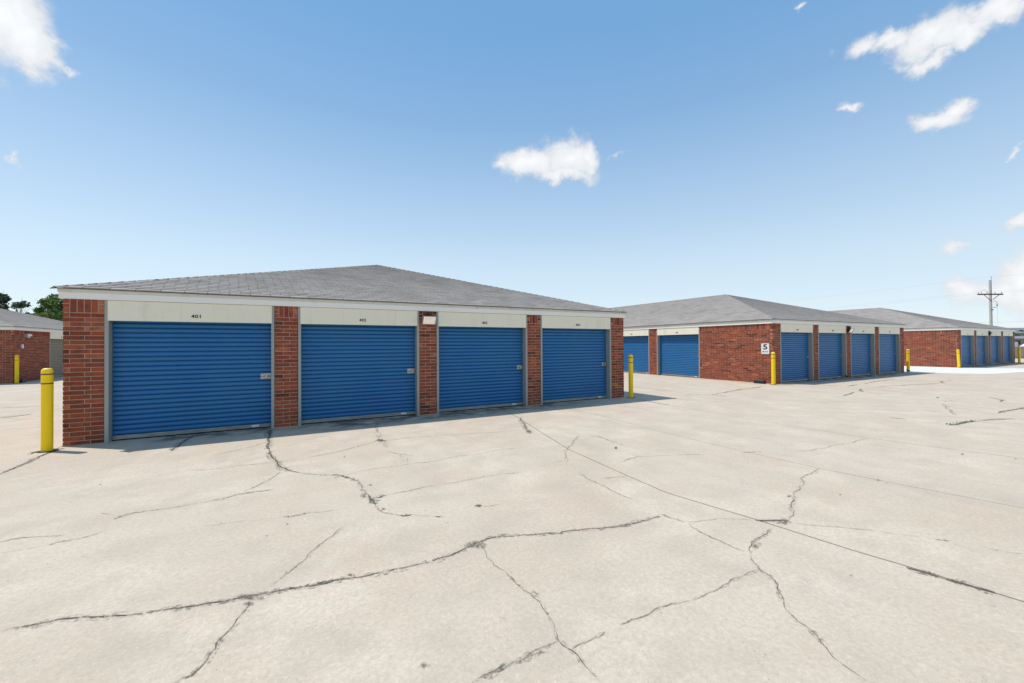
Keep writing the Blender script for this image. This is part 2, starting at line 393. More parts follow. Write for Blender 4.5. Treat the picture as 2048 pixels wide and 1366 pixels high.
# ------------------------------------------------------------------ mesh helpers
class MB:
    """collects faces for one mesh object"""
    def __init__(s): s.v = []; s.f = []; s.t = []; s.smooth = False
    def add(s, verts, faces, tint=.5):
        b = len(s.v); s.v += [tuple(p) for p in verts]
        s.f += [tuple(b + i for i in q) for q in faces]; s.t += [tint] * len(faces)
    def box(s, x0, x1, y0, y1, z0, z1, tint=.5):
        s.add([(x0, y0, z0), (x1, y0, z0), (x1, y1, z0), (x0, y1, z0), (x0, y0, z1), (x1, y0, z1), (x1, y1, z1), (x0, y1, z1)],
              [(0, 3, 2, 1), (4, 5, 6, 7), (0, 1, 5, 4), (1, 2, 6, 5), (2, 3, 7, 6), (3, 0, 4, 7)], tint)
    def bevel_box(s, x0, x1, y0, y1, z0, z1, b, tint=.5):
        bm = bmesh.new(); bmesh.ops.create_cube(bm, size=1)
        for v in bm.verts: v.co = ((x0 + x1) / 2 + v.co.x * (x1 - x0), (y0 + y1) / 2 + v.co.y * (y1 - y0), (z0 + z1) / 2 + v.co.z * (z1 - z0))
        bmesh.ops.bevel(bm, geom=bm.edges[:], offset=b, segments=2, affect='EDGES', profile=.6)
        bm.verts.index_update(); s.add([v.co[:] for v in bm.verts], [[v.index for v in f.verts] for f in bm.faces], tint); bm.free()
    def tube(s, pts, radii, n=10, cap=True, tint=.5):
        """swept tube through points"""
        pts = [Vector(p) for p in pts]
        if not isinstance(radii, (list, tuple)): radii = [radii] * len(pts)
        rings = []; prev = None; b0 = len(s.v)
        for i, p in enumerate(pts):
            d = (pts[min(i + 1, len(pts) - 1)] - pts[max(i - 1, 0)]).normalized()
            ref = Vector((0, 0, 1)) if abs(d.z) < .9 else Vector((1, 0, 0))
            if prev is not None: ref = prev
            a = d.cross(ref).normalized(); b = a.cross(d).normalized(); prev = b
            rings.append([p + (a * math.cos(t) + b * math.sin(t)) * radii[i] for t in [2 * math.pi * j / n for j in range(n)]])
        vs = [q for r in rings for q in r]; fs = []
        for i in range(len(rings) - 1):
            for j in range(n): fs.append((i * n + j, i * n + (j + 1) % n, (i + 1) * n + (j + 1) % n, (i + 1) * n + j))
        if cap: fs.append(tuple(range(n))[::-1]); fs.append(tuple((len(rings) - 1) * n + j for j in range(n)))
        s.add(vs, fs, tint)
    def lathe(s, prof, n=24, tint=.5, cx=0, cy=0):
        vs = [(cx + r * math.cos(2 * math.pi * j / n), cy + r * math.sin(2 * math.pi * j / n), z) for r, z in prof for j in range(n)]
        fs = [(i * n + j, i * n + (j + 1) % n, (i + 1) * n + (j + 1) % n, (i + 1) * n + j) for i in range(len(prof) - 1) for j in range(n)]
        fs.append(tuple((len(prof) - 1) * n + j for j in range(n)))
        s.add(vs, fs, tint)
    def mesh(s, name, mat, smooth=False):
        m = bpy.data.meshes.new(name); m.from_pydata(s.v, [], s.f)
        at = m.attributes.new('tint', 'FLOAT', 'FACE'); at.data.foreach_set('value', s.t)
        m.materials.append(MAT[mat] if isinstance(mat, str) else mat)
        if smooth: m.polygons.foreach_set('use_smooth', [True] * len(m.polygons))
        m.update()
        return m
    def build(s, name, mat, parent=None, loc=(0, 0, 0), rot=(0, 0, 0), smooth=False, kind=None, label=None):
        return obj(name, s.mesh(name, mat, smooth), parent, loc, rot, kind, label)

def obj(name, data, parent=None, loc=(0, 0, 0), rot=(0, 0, 0), kind=None, label=None):
    o = bpy.data.objects.new(name, data); COL.objects.link(o)
    o.location = loc; o.rotation_euler = rot
    if parent: o.parent = parent
    if kind: o['kind'] = kind
    if label: o['label'] = label
    return o

def tag(o, label, cat, group=None):
    o['label'] = label; o['category'] = cat
    if group: o['group'] = group
    return o

def thing(name, label, cat, loc=(0, 0, 0), rotz=0, group=None):
    return tag(obj(name, None, None, loc, (0, 0, rotz)), label, cat, group)

def autosmooth(o, ang=40):
    me = o.data
    me.polygons.foreach_set('use_smooth', [True] * len(me.polygons))
    me.set_sharp_from_angle(angle=R(ang))

def text_mesh(txt, height, width, bold=.012):
    cu = bpy.data.curves.new('lettering', 'FONT'); cu.body = txt; cu.size = 1; cu.align_x = 'CENTER'; cu.offset = bold; cu.extrude = .02
    cu.resolution_u = 3; cu.space_character = 1.08
    o = bpy.data.objects.new('lettering', cu); COL.objects.link(o)
    bpy.context.view_layer.update()
    m = bpy.data.meshes.new_from_object(o.evaluated_get(bpy.context.evaluated_depsgraph_get()))
    bpy.data.objects.remove(o)
    xs = [v.co.x for v in m.vertices]; ys = [v.co.y for v in m.vertices]
    x0, x1, y0, y1 = min(xs), max(xs), min(ys), max(ys)
    for v in m.vertices:
        x, y, z = v.co
        v.co = ((x - (x0 + x1) / 2) / (x1 - x0) * width, -z * .1, (y - (y0 + y1) / 2) / (y1 - y0) * height)
    m.materials.clear(); m.materials.append(MAT['ink'])
    return m

# ------------------------------------------------------------------ ground
gnd = MB(); gnd.add([(-900, -900, -.12), (900, -900, -.12), (900, 900, -.12), (-900, 900, -.12)], [(0, 1, 2, 3)])
g_o = gnd.build('ground', 'far_ground', kind='structure')
bed = MB(); bed.add([(-60, -30, -.05), (72, -30, -.05), (72, 58, -.05), (-60, 58, -.05)], [(0, 1, 2, 3)])
pavement = bed.build('pavement', 'soil', kind='structure')

# slab joints seen in the photograph, as lines on the ground (x at given y)
J = [
    ([(-60, -30), (-60, 58)], 0),
    ([(-20, -30), (-20, 58)], .006),
    ([(-6.9, -30), (-6.9, 58)], .006),
    ([(.02, -30), (-.02, -1.44), (-.03, -.34), (-.03, 58)], .012),
    ([(6.9, -30), (6.62, -8.2), (6.51, -7.79), (6.36, -7.03), (6.28, -6.4), (6.14, -5.61), (6.31, -3.82), (6.62, -2.5), (6.88, -1.52), (7.2, 0), (7.2, 58)], .019),
    ([(9.3, -30), (8.6, -7.7), (8.54, -7.42), (8.31, -5.94), (8.29, -4.86), (8.34, -3.36), (8.5, -2.02), (8.54, -.1), (8.54, 58)], .013),
    ([(12.5, -30), (11.1, -7.6), (10.96, -6.97), (10.73, -5.86), (10.66, -4.71), (10.8, -2.5), (11.0, -.2), (11.0, 58)], .017),
    ([(14.6, -30), (14.3, -6), (14.5, 3), (14.5, 58)], .016),
    ([(18.0, -30), (17.9, -.5), (17.9, 58)], .018),
    ([(23.6, -30), (23.6, 58)], .012),
    ([(29.3, -30), (29.3, 58)], .012),
    ([(36.5, -30), (36.5, 58)], .012),
    ([(47.6, -30), (47.6, 58)], .01),
    ([(72, -30), (72, 58)], 0),
]
def dense(poly):
    out = []
    for (x0, y0), (x1, y1) in zip(poly, poly[1:]):
        n = max(1, int(abs(y1 - y0) / .35)) if -9 < (y0 + y1) / 2 < 6 else max(1, int(abs(y1 - y0) / 4))
        for i in range(n):
            t = i / n; x, y = x0 + (x1 - x0) * t, y0 + (y1 - y0) * t
            out.append((x + .012 * (noise.noise((x0 * 3, y * 2.3, 1.7))), y))
    out.append(poly[-1])
    return out
for (pa, wa), (pb, wb) in zip(J, J[1:]):
    A = [(x + wa / 2, y) for x, y in dense(pa)]; B = [(x - wb / 2, y) for x, y in dense(pb)]
    ring = A[::-1] + B
    top = [(x, y, 0) for x, y in ring]; bot = [(x, y, -.045) for x, y in ring]; n = len(ring)
    s = MB(); fs = [tuple(range(n)), ] + [(i, n + i, n + (i + 1) % n, (i + 1) % n) for i in range(n)]
    s.add(top + bot, fs)
    s.build('concrete_slab', 'concrete', pavement)

# freshly poured pale strip between the two far buildings
s = MB(); P = [(29.34, 30), (29.34, .2), (29.45, -.5), (30.2, -1.6), (31.1, -2.4), (34.2, -2.75), (52, -3.6), (52, -2.7), (38.3, -1.95), (36.75, -.35), (36.6, .1), (36.6, 30)]
s.add([(x, y, .005) for x, y in P], [tuple(range(len(P)))])
s.build('concrete_patch', 'new_concrete', pavement)

CRACKS = [
  (14,(1.546,-5.327),(1.586,-5.331),(1.623,-5.326),(1.703,-5.343),(1.774,-5.349),(1.824,-5.351),(1.907,-5.386),(2.011,-5.438),(2.146,-5.492),(2.235,-5.509),(2.328,-5.534),(2.432,-5.564),(2.527,-5.579),(2.599,-5.593),(2.689,-5.595),(2.783,-5.621),(2.889,-5.637),(2.978,-5.654),(3.131,-5.672),(3.230,-5.657)),
  (8,(2.689,-5.659),(2.674,-5.753),(2.627,-5.880),(2.604,-5.922),(2.578,-5.960),(2.577,-6.016),(2.553,-6.077),(2.533,-6.129),(2.505,-6.168),(2.473,-6.167),(2.447,-6.181)),
  (4,(2.791,-5.561),(2.849,-5.480),(2.922,-5.385),(2.990,-5.303),(3.042,-5.186),(3.108,-5.103),(3.192,-5.008),(3.302,-4.864)),
  (10,(0.961,-3.911),(0.997,-3.908),(1.043,-3.880),(1.100,-3.878),(1.194,-3.916),(1.287,-3.951),(1.365,-3.969)),
  (9,(1.330,-4.140),(1.417,-4.123),(1.496,-4.120),(1.575,-4.073),(1.631,-4.023)),
  (3,(1.099,-4.153),(1.207,-4.154),(1.324,-4.137)),
  (3,(1.354,-3.583),(1.442,-3.543),(1.549,-3.626)),
  (12,(1.592,-3.781),(1.634,-3.719),(1.699,-3.688),(1.797,-3.678)),
  (4,(1.797,-3.678),(1.930,-3.701),(2.061,-3.691),(2.170,-3.686)),
  (13,(2.170,-3.686),(2.265,-3.661),(2.379,-3.644),(2.449,-3.587),(2.605,-3.599),(2.765,-3.598)),
  (6,(2.491,-3.535),(2.624,-3.359),(2.737,-3.180),(2.824,-2.962)),
  (40,(2.623,-0.136),(2.638,-1.100),(2.666,-1.756)),
  (26,(2.666,-1.756),(2.712,-2.219),(2.780,-2.502),(2.813,-2.746),(2.900,-2.964),(3.011,-3.124)),
  (6,(3.011,-3.124),(3.139,-3.258),(3.321,-3.377)),
  (14,(3.321,-3.377),(3.411,-3.451),(3.487,-3.620)),
  (7,(1.829,-2.338),(2.020,-2.438),(2.237,-2.444),(2.443,-2.447),(2.759,-2.461)),
  (3,(2.759,-2.461),(3.070,-2.474),(3.363,-2.381),(3.658,-2.266)),
  (9,(2.031,-1.672),(2.265,-1.503),(2.478,-1.343),(2.634,-1.125)),
  (34,(1.467,-1.127),(1.485,-0.836),(1.491,-0.367),(1.553,-0.103)),
  (3,(2.108,-4.272),(2.264,-4.321),(2.477,-4.341),(2.784,-4.430)),
  (9,(2.838,-4.409),(2.908,-4.448),(3.065,-4.434)),
  (3,(3.065,-4.434),(3.313,-4.513)),
  (16,(-0.022,-1.447),(-0.010,-1.182),(0.011,-0.950),(-0.020,-0.552)),
  (34,(-0.018,-0.606),(-0.002,-0.432),(0.010,-0.233),(0.065,-0.120)),
  (14,(2.948,-5.645),(3.084,-5.663),(3.212,-5.688),(3.331,-5.718),(3.472,-5.724),(3.630,-5.741),(3.741,-5.746),(3.896,-5.728),(4.005,-5.688),(4.134,-5.653),(4.261,-5.638),(4.437,-5.709),(4.574,-5.758),(4.718,-5.827),(4.895,-5.857),(5.056,-5.914),(5.239,-5.974),(5.411,-5.982),(5.508,-6.000)),
  (3,(4.115,-5.697),(4.079,-5.879),(4.109,-6.097)),
  (5,(4.109,-6.097),(4.109,-6.209),(4.110,-6.285),(4.127,-6.377),(4.132,-6.459),(4.114,-6.573),(4.105,-6.626),(4.079,-6.702),(4.050,-6.771),(4.057,-6.838),(4.071,-6.869),(4.065,-6.939),(4.064,-7.000),(4.065,-7.068)),
  (7,(4.046,-6.777),(3.957,-6.775),(3.872,-6.781),(3.791,-6.787),(3.741,-6.780),(3.653,-6.792),(3.579,-6.801)),
  (6,(3.966,-6.815),(3.930,-6.798),(3.801,-6.788),(3.708,-6.803),(3.603,-6.814)),
  (5,(4.070,-6.853),(4.188,-6.848),(4.290,-6.837)),
  (3,(4.389,-6.835),(4.472,-6.839),(4.558,-6.843)),
  (12,(4.153,-6.357),(4.155,-6.395),(4.153,-6.437)),
  (6,(3.012,-3.105),(3.134,-3.245),(3.337,-3.394),(3.394,-3.477)),
  (14,(3.326,-3.521),(3.437,-3.476),(3.485,-3.611),(3.550,-3.759)),
  (10,(3.550,-3.759),(3.550,-4.037),(3.575,-4.250)),
  (26,(3.575,-4.250),(3.586,-4.410),(3.592,-4.529)),
  (6,(3.592,-4.529),(3.590,-4.638),(3.612,-4.755),(3.725,-4.883)),
  (18,(3.727,-4.874),(3.769,-4.918),(3.823,-4.914)),
  (3,(3.823,-4.914),(3.970,-5.031)),
  (18,(3.973,-5.047),(4.009,-5.077),(4.049,-5.095)),
  (4,(3.434,-3.500),(3.650,-3.378),(3.849,-3.379),(4.074,-3.411),(4.283,-3.389),(4.479,-3.438),(4.871,-3.351),(5.244,-3.386),(5.550,-3.344),(5.885,-3.402)),
  (12,(4.407,-0.164),(4.228,-1.171),(4.131,-1.827)),
  (30,(4.117,-1.819),(4.145,-1.915),(4.192,-2.020)),
  (8,(4.187,-2.017),(4.128,-2.448)),
  (9,(4.084,-2.658),(4.163,-2.803),(4.330,-3.019)),
  (4,(4.202,-2.874),(4.203,-3.301)),
  (7,(3.028,-2.469),(3.380,-2.355),(3.660,-2.220),(3.939,-2.056),(4.118,-1.899),(4.229,-1.963),(4.578,-1.969),(5.057,-2.058),(5.683,-2.204),(6.061,-2.292),(6.429,-2.350)),
  (3,(4.244,-1.891),(4.782,-1.589),(5.322,-1.503),(5.922,-1.295),(6.398,-1.202),(7.782,-1.080),(9.143,-1.152)),
  (4,(3.734,-4.340),(3.939,-4.325),(4.203,-4.301),(4.544,-4.307),(4.771,-4.292),(4.969,-4.304),(5.289,-4.355)),
  (20,(3.630,-4.375),(3.696,-4.332),(3.742,-4.345)),
  (24,(6.992,-1.285),(6.708,-1.871),(6.447,-2.458)),
  (40,(6.406,-2.473),(6.459,-2.560)),
  (7,(7.016,-3.156),(6.657,-3.441),(6.319,-3.746),(6.084,-4.045),(5.858,-4.348)),
  (3,(5.964,-4.201),(5.730,-4.255)),
  (9,(7.111,-3.246),(7.181,-3.389),(7.159,-3.652),(7.132,-4.008)),
  (4,(5.805,-4.649),(5.734,-4.904),(5.734,-5.058),(5.720,-5.265),(5.705,-5.485),(5.737,-5.665)),
  (9,(5.899,-4.981),(6.006,-5.010),(6.164,-5.067)),
  (20,(4.359,-5.017),(4.405,-5.004),(4.431,-5.030)),
  (6,(4.422,-5.058),(4.495,-5.077),(4.592,-5.093)),
  (3,(6.536,-4.612),(6.898,-4.534)),
  (10,(5.055,-5.908),(5.245,-5.955),(5.448,-5.972),(5.660,-5.991)),
  (9,(5.691,-5.940),(5.705,-6.067),(5.731,-6.156)),
  (3,(5.731,-6.156),(5.918,-6.222),(6.124,-6.318),(6.266,-6.418)),
  (20,(6.262,-6.420),(6.375,-6.499),(6.499,-6.553)),
  (8,(6.499,-6.553),(6.687,-6.490),(6.826,-6.400),(6.991,-6.343),(7.195,-6.229),(7.453,-6.159),(7.668,-6.084),(7.726,-6.033),(7.900,-6.002),(8.298,-5.948)),
  (8,(6.218,-6.570),(6.058,-6.610),(5.867,-6.625),(5.759,-6.678),(5.694,-6.730)),
  (6,(5.694,-6.730),(5.607,-6.799),(5.550,-6.876),(5.535,-6.941),(5.496,-7.002),(5.413,-7.061),(5.337,-7.138),(5.257,-7.204),(5.221,-7.266),(5.216,-7.321),(5.179,-7.383),(5.136,-7.436),(5.099,-7.479),(5.087,-7.511),(5.078,-7.557),(5.064,-7.618)),
  (5,(5.727,-6.202),(5.685,-6.315),(5.669,-6.442),(5.679,-6.577),(5.688,-6.702)),
  (4,(5.542,-6.881),(5.402,-6.866),(5.238,-6.872),(5.138,-6.882),(5.021,-6.879),(4.889,-6.877)),
  (4,(4.889,-6.877),(4.729,-6.845),(4.557,-6.847),(4.394,-6.836)),
  (5,(6.445,-6.581),(6.555,-6.690),(6.691,-6.799),(6.780,-6.894),(6.877,-6.997)),
  (3,(6.877,-6.997),(6.953,-7.104),(7.073,-7.253)),
  (6,(7.073,-7.253),(7.148,-7.326)),
  (3,(7.224,-7.442),(7.224,-7.526),(7.319,-7.639)),
  (5,(8.847,-5.406),(9.087,-5.451),(9.401,-5.493),(9.876,-5.501),(10.231,-5.518),(10.677,-5.508)),
  (9,(8.182,-5.091),(8.364,-5.130),(8.466,-5.188)),
  (4,(6.442,-4.598),(6.819,-4.536),(7.182,-4.645),(7.350,-4.716)),
  (7,(7.350,-4.716),(7.543,-4.802),(7.668,-4.923)),
  (22,(6.396,-7.321),(6.413,-7.390),(6.428,-7.487)),
  (30,(6.428,-7.487),(6.457,-7.565),(6.470,-7.634),(6.493,-7.682)),
  (26,(13.552,-0.812),(14.885,-0.554),(16.125,-0.371),(17.090,-0.189)),
  (18,(12.739,-0.460),(13.423,-0.676),(13.552,-0.812),(13.517,-1.335)),
  (22,(13.017,2.048),(13.222,1.417),(13.244,0.964),(13.270,0.500),(13.388,0.328)),
  (20,(10.983,-0.434),(10.964,-0.772),(10.876,-1.155),(10.830,-1.631)),
  (40,(19.357,-1.677),(19.881,-1.604),(20.304,-1.578)),
  (30,(21.287,-1.398),(20.913,-1.614)),
  (24,(21.375,-1.453),(22.330,-1.335),(23.120,-1.322),(24.187,-1.290)),
  (24,(19.756,-2.302),(20.356,-2.295),(20.828,-2.393),(21.665,-2.508),(22.222,-2.645),(23.550,-2.906)),
  (30,(23.471,-2.902),(23.625,-2.770),(24.253,-2.545),(25.365,-2.583)),
  (34,(17.891,-2.663),(18.438,-2.364),(18.744,-2.283)),
  (14,(18.744,-2.283),(19.159,-2.470),(18.789,-2.965),(18.594,-3.671)),
  (30,(16.274,-2.852),(16.831,-2.738),(17.577,-2.532)),
  (24,(17.724,-2.858),(17.655,-3.045),(17.674,-3.195)),
  (8,(16.940,-3.456),(16.681,-3.891),(16.505,-4.325),(16.556,-4.714)),
  (12,(16.522,-4.732),(15.650,-5.017),(14.932,-5.291),(14.636,-5.467)),
  (24,(17.369,-4.590),(17.403,-4.695)),
  (8,(17.403,-4.695),(17.561,-5.256)),
  (30,(19.193,-4.865),(18.865,-5.091),(18.578,-5.251),(18.136,-5.301)),
  (36,(17.282,-5.835),(16.736,-5.824),(16.394,-5.779),(16.005,-5.748),(15.643,-5.782)),
  (40,(13.064,-5.731),(13.430,-5.785),(13.789,-5.796),(14.008,-5.845)),
  (24,(14.140,-5.864),(14.379,-5.910),(14.671,-5.998),(14.999,-6.129)),
  (22,(13.206,-4.890),(13.175,-4.960),(13.207,-5.140)),
  (16,(13.198,-5.541),(13.233,-5.583)),
  (16,(18.963,-1.034),(19.492,-1.363),(19.501,-1.490)),
  (10,(18.758,-1.306),(19.170,-1.753)),
  (10,(17.272,-1.814),(17.782,-2.349)),
  (12,(14.431,-3.124),(14.778,-3.290),(15.084,-3.515),(15.307,-3.689)),
  (8,(23.217,-3.265),(23.326,-3.663),(24.090,-4.016)),
  (8,(21.257,-2.737),(20.760,-3.454),(20.755,-3.850)),
  (55,(-2.368,4.220),(-2.246,4.204),(-2.165,4.292),(-2.056,4.380),(-1.996,4.476)),
  (9,(-0.535,-0.226),(-0.467,-0.227),(-0.397,-0.234)),
  (18,(-3.310,6.433),(-2.850,6.159),(-2.455,5.985),(-2.010,5.923)),
  (12,(-2.338,4.093),(-1.962,3.894)),
  (12,(-1.755,3.994),(-1.333,3.931)),
  (9,(-1.591,2.366),(-1.346,2.322),(-1.090,2.291),(-0.730,2.159)),
  (34,(-0.184,-0.360),(-0.210,-0.219),(-0.169,-0.182),(-0.100,-0.129),(-0.042,-0.083)),
]
STAINS = [
  (3.529,-4.237,0.025,-0.014,-0.008,-0.052),
  (3.640,-3.960,0.019,-0.011,-0.004,-0.026),
  (3.634,-4.673,0.018,-0.010,-0.004,-0.019),
  (4.029,-5.228,0.007,-0.004,-0.004,-0.011),
  (3.425,-6.616,0.018,-0.010,-0.006,-0.019),
  (3.882,-6.495,0.013,-0.007,-0.002,-0.003),
  (3.235,-5.656,0.018,-0.010,-0.002,-0.015),
  (4.399,-5.018,0.023,-0.013,-0.010,-0.022),
  (3.569,-4.400,0.017,-0.010,-0.013,-0.074),
  (3.542,-2.650,0.009,-0.005,-0.006,-0.054),
  (4.129,-1.921,0.044,-0.026,-0.024,-0.126),
  (6.437,-2.510,0.042,-0.024,-0.075,-0.125),
  (6.930,-4.057,0.015,-0.009,-0.056,-0.060),
  (7.068,-6.259,0.024,-0.013,-0.030,-0.016),
  (7.532,-6.474,0.009,-0.005,-0.014,-0.006),
  (5.975,-7.192,0.011,-0.006,-0.009,-0.004),
  (6.305,-7.722,0.011,-0.006,-0.011,-0.002),
  (5.497,-6.998,0.006,-0.003,-0.010,-0.005),
  (8.371,-6.458,0.020,-0.011,-0.026,-0.010),
  (8.316,-6.547,0.012,-0.007,-0.017,-0.006),
  (7.229,-7.533,0.008,-0.004,-0.014,-0.003),
  (10.600,-6.526,0.017,-0.010,-0.031,-0.008),
  (17.907,-4.254,0.029,-0.017,-0.178,-0.050),
  (6.923,-4.056,0.016,-0.009,-0.043,-0.046),
  (6.436,-6.552,0.047,-0.026,-0.061,-0.032),
  (4.654,-6.873,0.006,-0.003,-0.004,-0.004),
  (2.743,-4.767,0.007,-0.004,0.000,-0.011),
  (1.144,-2.527,0.016,-0.009,0.005,-0.016),
  (1.102,-3.074,0.005,-0.003,0.006,-0.019),
  (1.466,-4.519,0.004,-0.002,0.002,-0.007),
  (2.108,-5.341,0.003,-0.002,0.002,-0.007),
  (1.353,-4.687,0.005,-0.003,0.002,-0.006),
  (2.405,-4.321,0.005,-0.003,0.001,-0.013),
  (2.681,-5.615,0.071,-0.039,0.002,-0.033),
  (2.686,-5.686,0.026,-0.014,0.002,-0.024),
  (2.589,-5.959,0.018,-0.010,0.002,-0.016),
  (2.909,-5.642,0.039,-0.022,-0.000,-0.017),
  (2.880,-4.608,0.008,-0.004,-0.000,-0.012),
  (1.640,-4.511,0.008,-0.004,0.002,-0.007),
  (2.637,-0.405,0.044,-0.025,0.008,-0.266),
  (4.088,-5.682,0.072,-0.041,-0.020,-0.045),
  (5.845,-6.670,0.035,-0.019,-0.045,-0.027),
  (17.926,-4.246,0.026,-0.016,-0.134,-0.038),
  (17.024,-4.635,0.020,-0.012,-0.094,-0.025),
  (10.579,-6.528,0.015,-0.009,-0.034,-0.009),
  (10.834,-6.927,0.015,-0.008,-0.027,-0.005),
]
rc = random.Random(11)
def strip(pts, w, z, jag, taper=True):
    """ragged ribbon along a ground polyline"""
    P = [Vector((x, y, 0)) for x, y in pts]
    for _ in range(4):
        Q = [P[0]]
        for a, b in zip(P, P[1:]):
            l = (b - a).length
            if l > .05:
                n = Vector((-(b - a).y, (b - a).x, 0)).normalized()
                Q.append((a + b) / 2 + n * l * rc.uniform(-jag, jag))
            Q.append(b)
        P = Q
    vs, fs = [], []
    N = len(P)
    for i, p in enumerate(P):
        d = (P[min(i + 1, N - 1)] - P[max(i - 1, 0)]).normalized(); n = Vector((-d.y, d.x, 0))
        e = min(1, min(i, N - 1 - i) / (N * .12) + .15) if taper else 1
        k1, k2 = rc.uniform(.25, .85) * e, rc.uniform(.25, .85) * e
        vs += [(p + n * w * k1).to_3d()[:2] + (z,), (p - n * w * k2).to_3d()[:2] + (z,)]
    fs = [(2 * i, 2 * i + 1, 2 * i + 3, 2 * i + 2) for i in range(N - 1)]
    return vs, fs
for w, *pts in CRACKS:
    s = MB(); vs, fs = strip(pts, max(w * (.52 if w < 16 else .8), 4.0) / 1000 * .85, .004, .10 if w < 16 else .06); s.add(vs, fs, min(2, .72 + w * .035))
    o = s.build('crack', 'crack', pavement)
    if w >= 4:
        m = MB(); vs, fs = strip(pts, min(.08, w / 1000 * 3 + .008), .002, .08); m.add(vs, fs, min(1, .35 + w / 40))
        m.build('crack_margin', 'crack_margin', o)
for cx, cy, ax, ay, bx, by in STAINS:
    s = MB(); n = 16; ring = []; inner = []
    for j in range(n):
        t = 2 * math.pi * j / n; r = rc.uniform(.7, 1.15)
        dx, dy = ax * math.cos(t) + bx * math.sin(t), ay * math.cos(t) + by * math.sin(t)
        ring.append((cx + dx * r * 1.15, cy + dy * r * 1.15, .006)); inner.append((cx + dx * r * .6, cy + dy * r * .6, .006))
    s.add(ring + inner, [(j, (j + 1) % n, n + (j + 1) % n, n + j) for j in range(n)], .28)
    s.add(inner, [tuple(range(n))], .7)
    s.build('ground_stain', 'spot', pavement)

k = NB('drip_grime')
n1 = k.noise(2.2, 6, .7, stretch=(1, 1.6, 1)); n2 = k.noise(30, 4, .7)
k.fin(k.ramp(n2, [(.3, (.10, .09, .075)), (.75, (.22, .2, .17))]), .9)
tr = k.N.new('ShaderNodeBsdfTransparent'); ms = k.N.new('ShaderNodeMixShader')
k.put(ms.inputs[0], k.math('MULTIPLY', k.math('MULTIPLY', k.rng(n1, .40, .60, 0, .9, True), k.rng(n2, .3, .55, .5, 1)), k.node('ShaderNodeAttribute', 2, attribute_name='fade'))); k.L.new(tr.outputs[0], ms.inputs[1]); k.L.new(k.b.outputs[0], ms.inputs[2]); k.L.new(ms.outputs[0], k.out.inputs[0])
MAT['grime'] = k.m
def grime(x0, x1, y, d0):
    '''dirt washed off the doors, thinning away from the wall'''
    s = MB(); n = 24; vs = []; fade = []
    for i in range(n + 1):
        x = x0 + (x1 - x0) * i / n; e = min(1, min(i, n - i) / 4)
        d = d0 * (.75 + .5 * noise.noise((x * .9, y, 2)))
        for j, f in enumerate((0, .3, .65, 1)): vs.append((x, y + .13 - (d + .13) * f, .0018)); fade.append((1, .95, .5, 0)[j] * e)
    s.add(vs, [(i * 4 + j, i * 4 + j + 1, i * 4 + j + 5, i * 4 + j + 4) for i in range(n) for j in range(3)])
    o = s.build('ground_stain', 'grime', pavement)
    a = o.data.attributes.new('fade', 'FLOAT', 'POINT'); a.data.foreach_set('value', fade)
grime(.9, 2.9, 0, .6); grime(2.6, 9.6, 0, .95); grime(18.9, 28.6, .02, .8); grime(37, 47, .1, .6)

# ------------------------------------------------------------------ storage buildings
H, FT, OV = 2.17, .1435, .0345          # wall height, fascia height, overhang
WE, WM, DW = .4525, .3728, 2.2349       # end pier, middle pier, door opening
LEN = 2 * WE + 3 * WM + 4 * DW
RISE = 1.7532
CH = H / 32                              # brick course
BL = .231                                # brick module length
JT = .0108                                # mortar joint
REC = .15                                # depth of the door recess

_brick_cache = {}
TINTS = [.08, .3, .38, .45, .5, .55, .6, .68, .78, .95]
TW = [1.5, 5, 4, 4, 3, 3, 4, 3, 2, 1]
def brick_mesh(l, h, tint):
    key = (round(l, 3), round(h, 3), tint)
    if key not in _brick_cache:
        b = MB(); e = .003
        x, z = l / 2, h / 2
        # front face drawn in a little so that the arrises catch the light
        v = [(-x, .05, -z), (x, .05, -z), (x, .05, z), (-x, .05, z), (-x, e, -z), (x, e, -z), (x, e, z), (-x, e, z), (-x + e, 0, -z + e), (x - e, 0, -z + e), (x - e, 0, z - e), (-x + e, 0, z - e)]
        f = [(8, 9, 10, 11), (4, 5, 9, 8), (5, 6, 10, 9), (6, 7, 11, 10), (7, 4, 8, 11), (0, 1, 5, 4), (1, 2, 6, 5), (2, 3, 7, 6), (3, 0, 4, 7)]
        b.add(v, f, tint); _brick_cache[key] = b.mesh('brick', 'brick')
    return _brick_cache[key]

def lay_bricks(s0, s1, off_a, off_b, ends=True, rb=rnd):
    """brick rectangles (s_centre, z_centre, length, height, tint) of one pier or wall face"""
    out = []
    def tint(): return rb.choices(TINTS, TW)[0]
    for i in range(29):
        x = s0 + (off_a if i % 2 == 0 else off_b) - BL
        z = (i + .5) * CH
        while x < s1:
            a, b = max(x, s0), min(x + BL, s1)
            if b - a > .03:
                t = tint()
                if b - a < .11 and a == s0: t = rb.choice([.08, .78, .95, .95, .6])
                a2, b2 = (a if a <= s0 + 1e-6 else a + JT / 2), (b if b >= s1 - 1e-6 else b - JT / 2)
                out.append(((a2 + b2) / 2, z, b2 - a2, CH - JT, t))
            x += BL
    z0, z1 = 29 * CH, H
    a, b = s0, s1
    if ends:
        for e0, e1 in ((s0, s0 + .072), (s1 - .072, s1)):
            for j in range(3): out.append(((e0 + e1) / 2 + (-JT / 4 if e0 == s0 else JT / 4), z0 + (j + .5) * CH, e1 - e0 - JT / 2, CH - JT, rb.choice([.08, .6, .78, .95])))
        a, b = s0 + .072, s1 - .072
    n = max(1, round((b - a) / .0755)); w = (b - a) / n
    for j in range(n): out.append((a + (j + .5) * w, (z0 + z1) / 2, w - JT, z1 - z0 - JT, tint()))
    return out

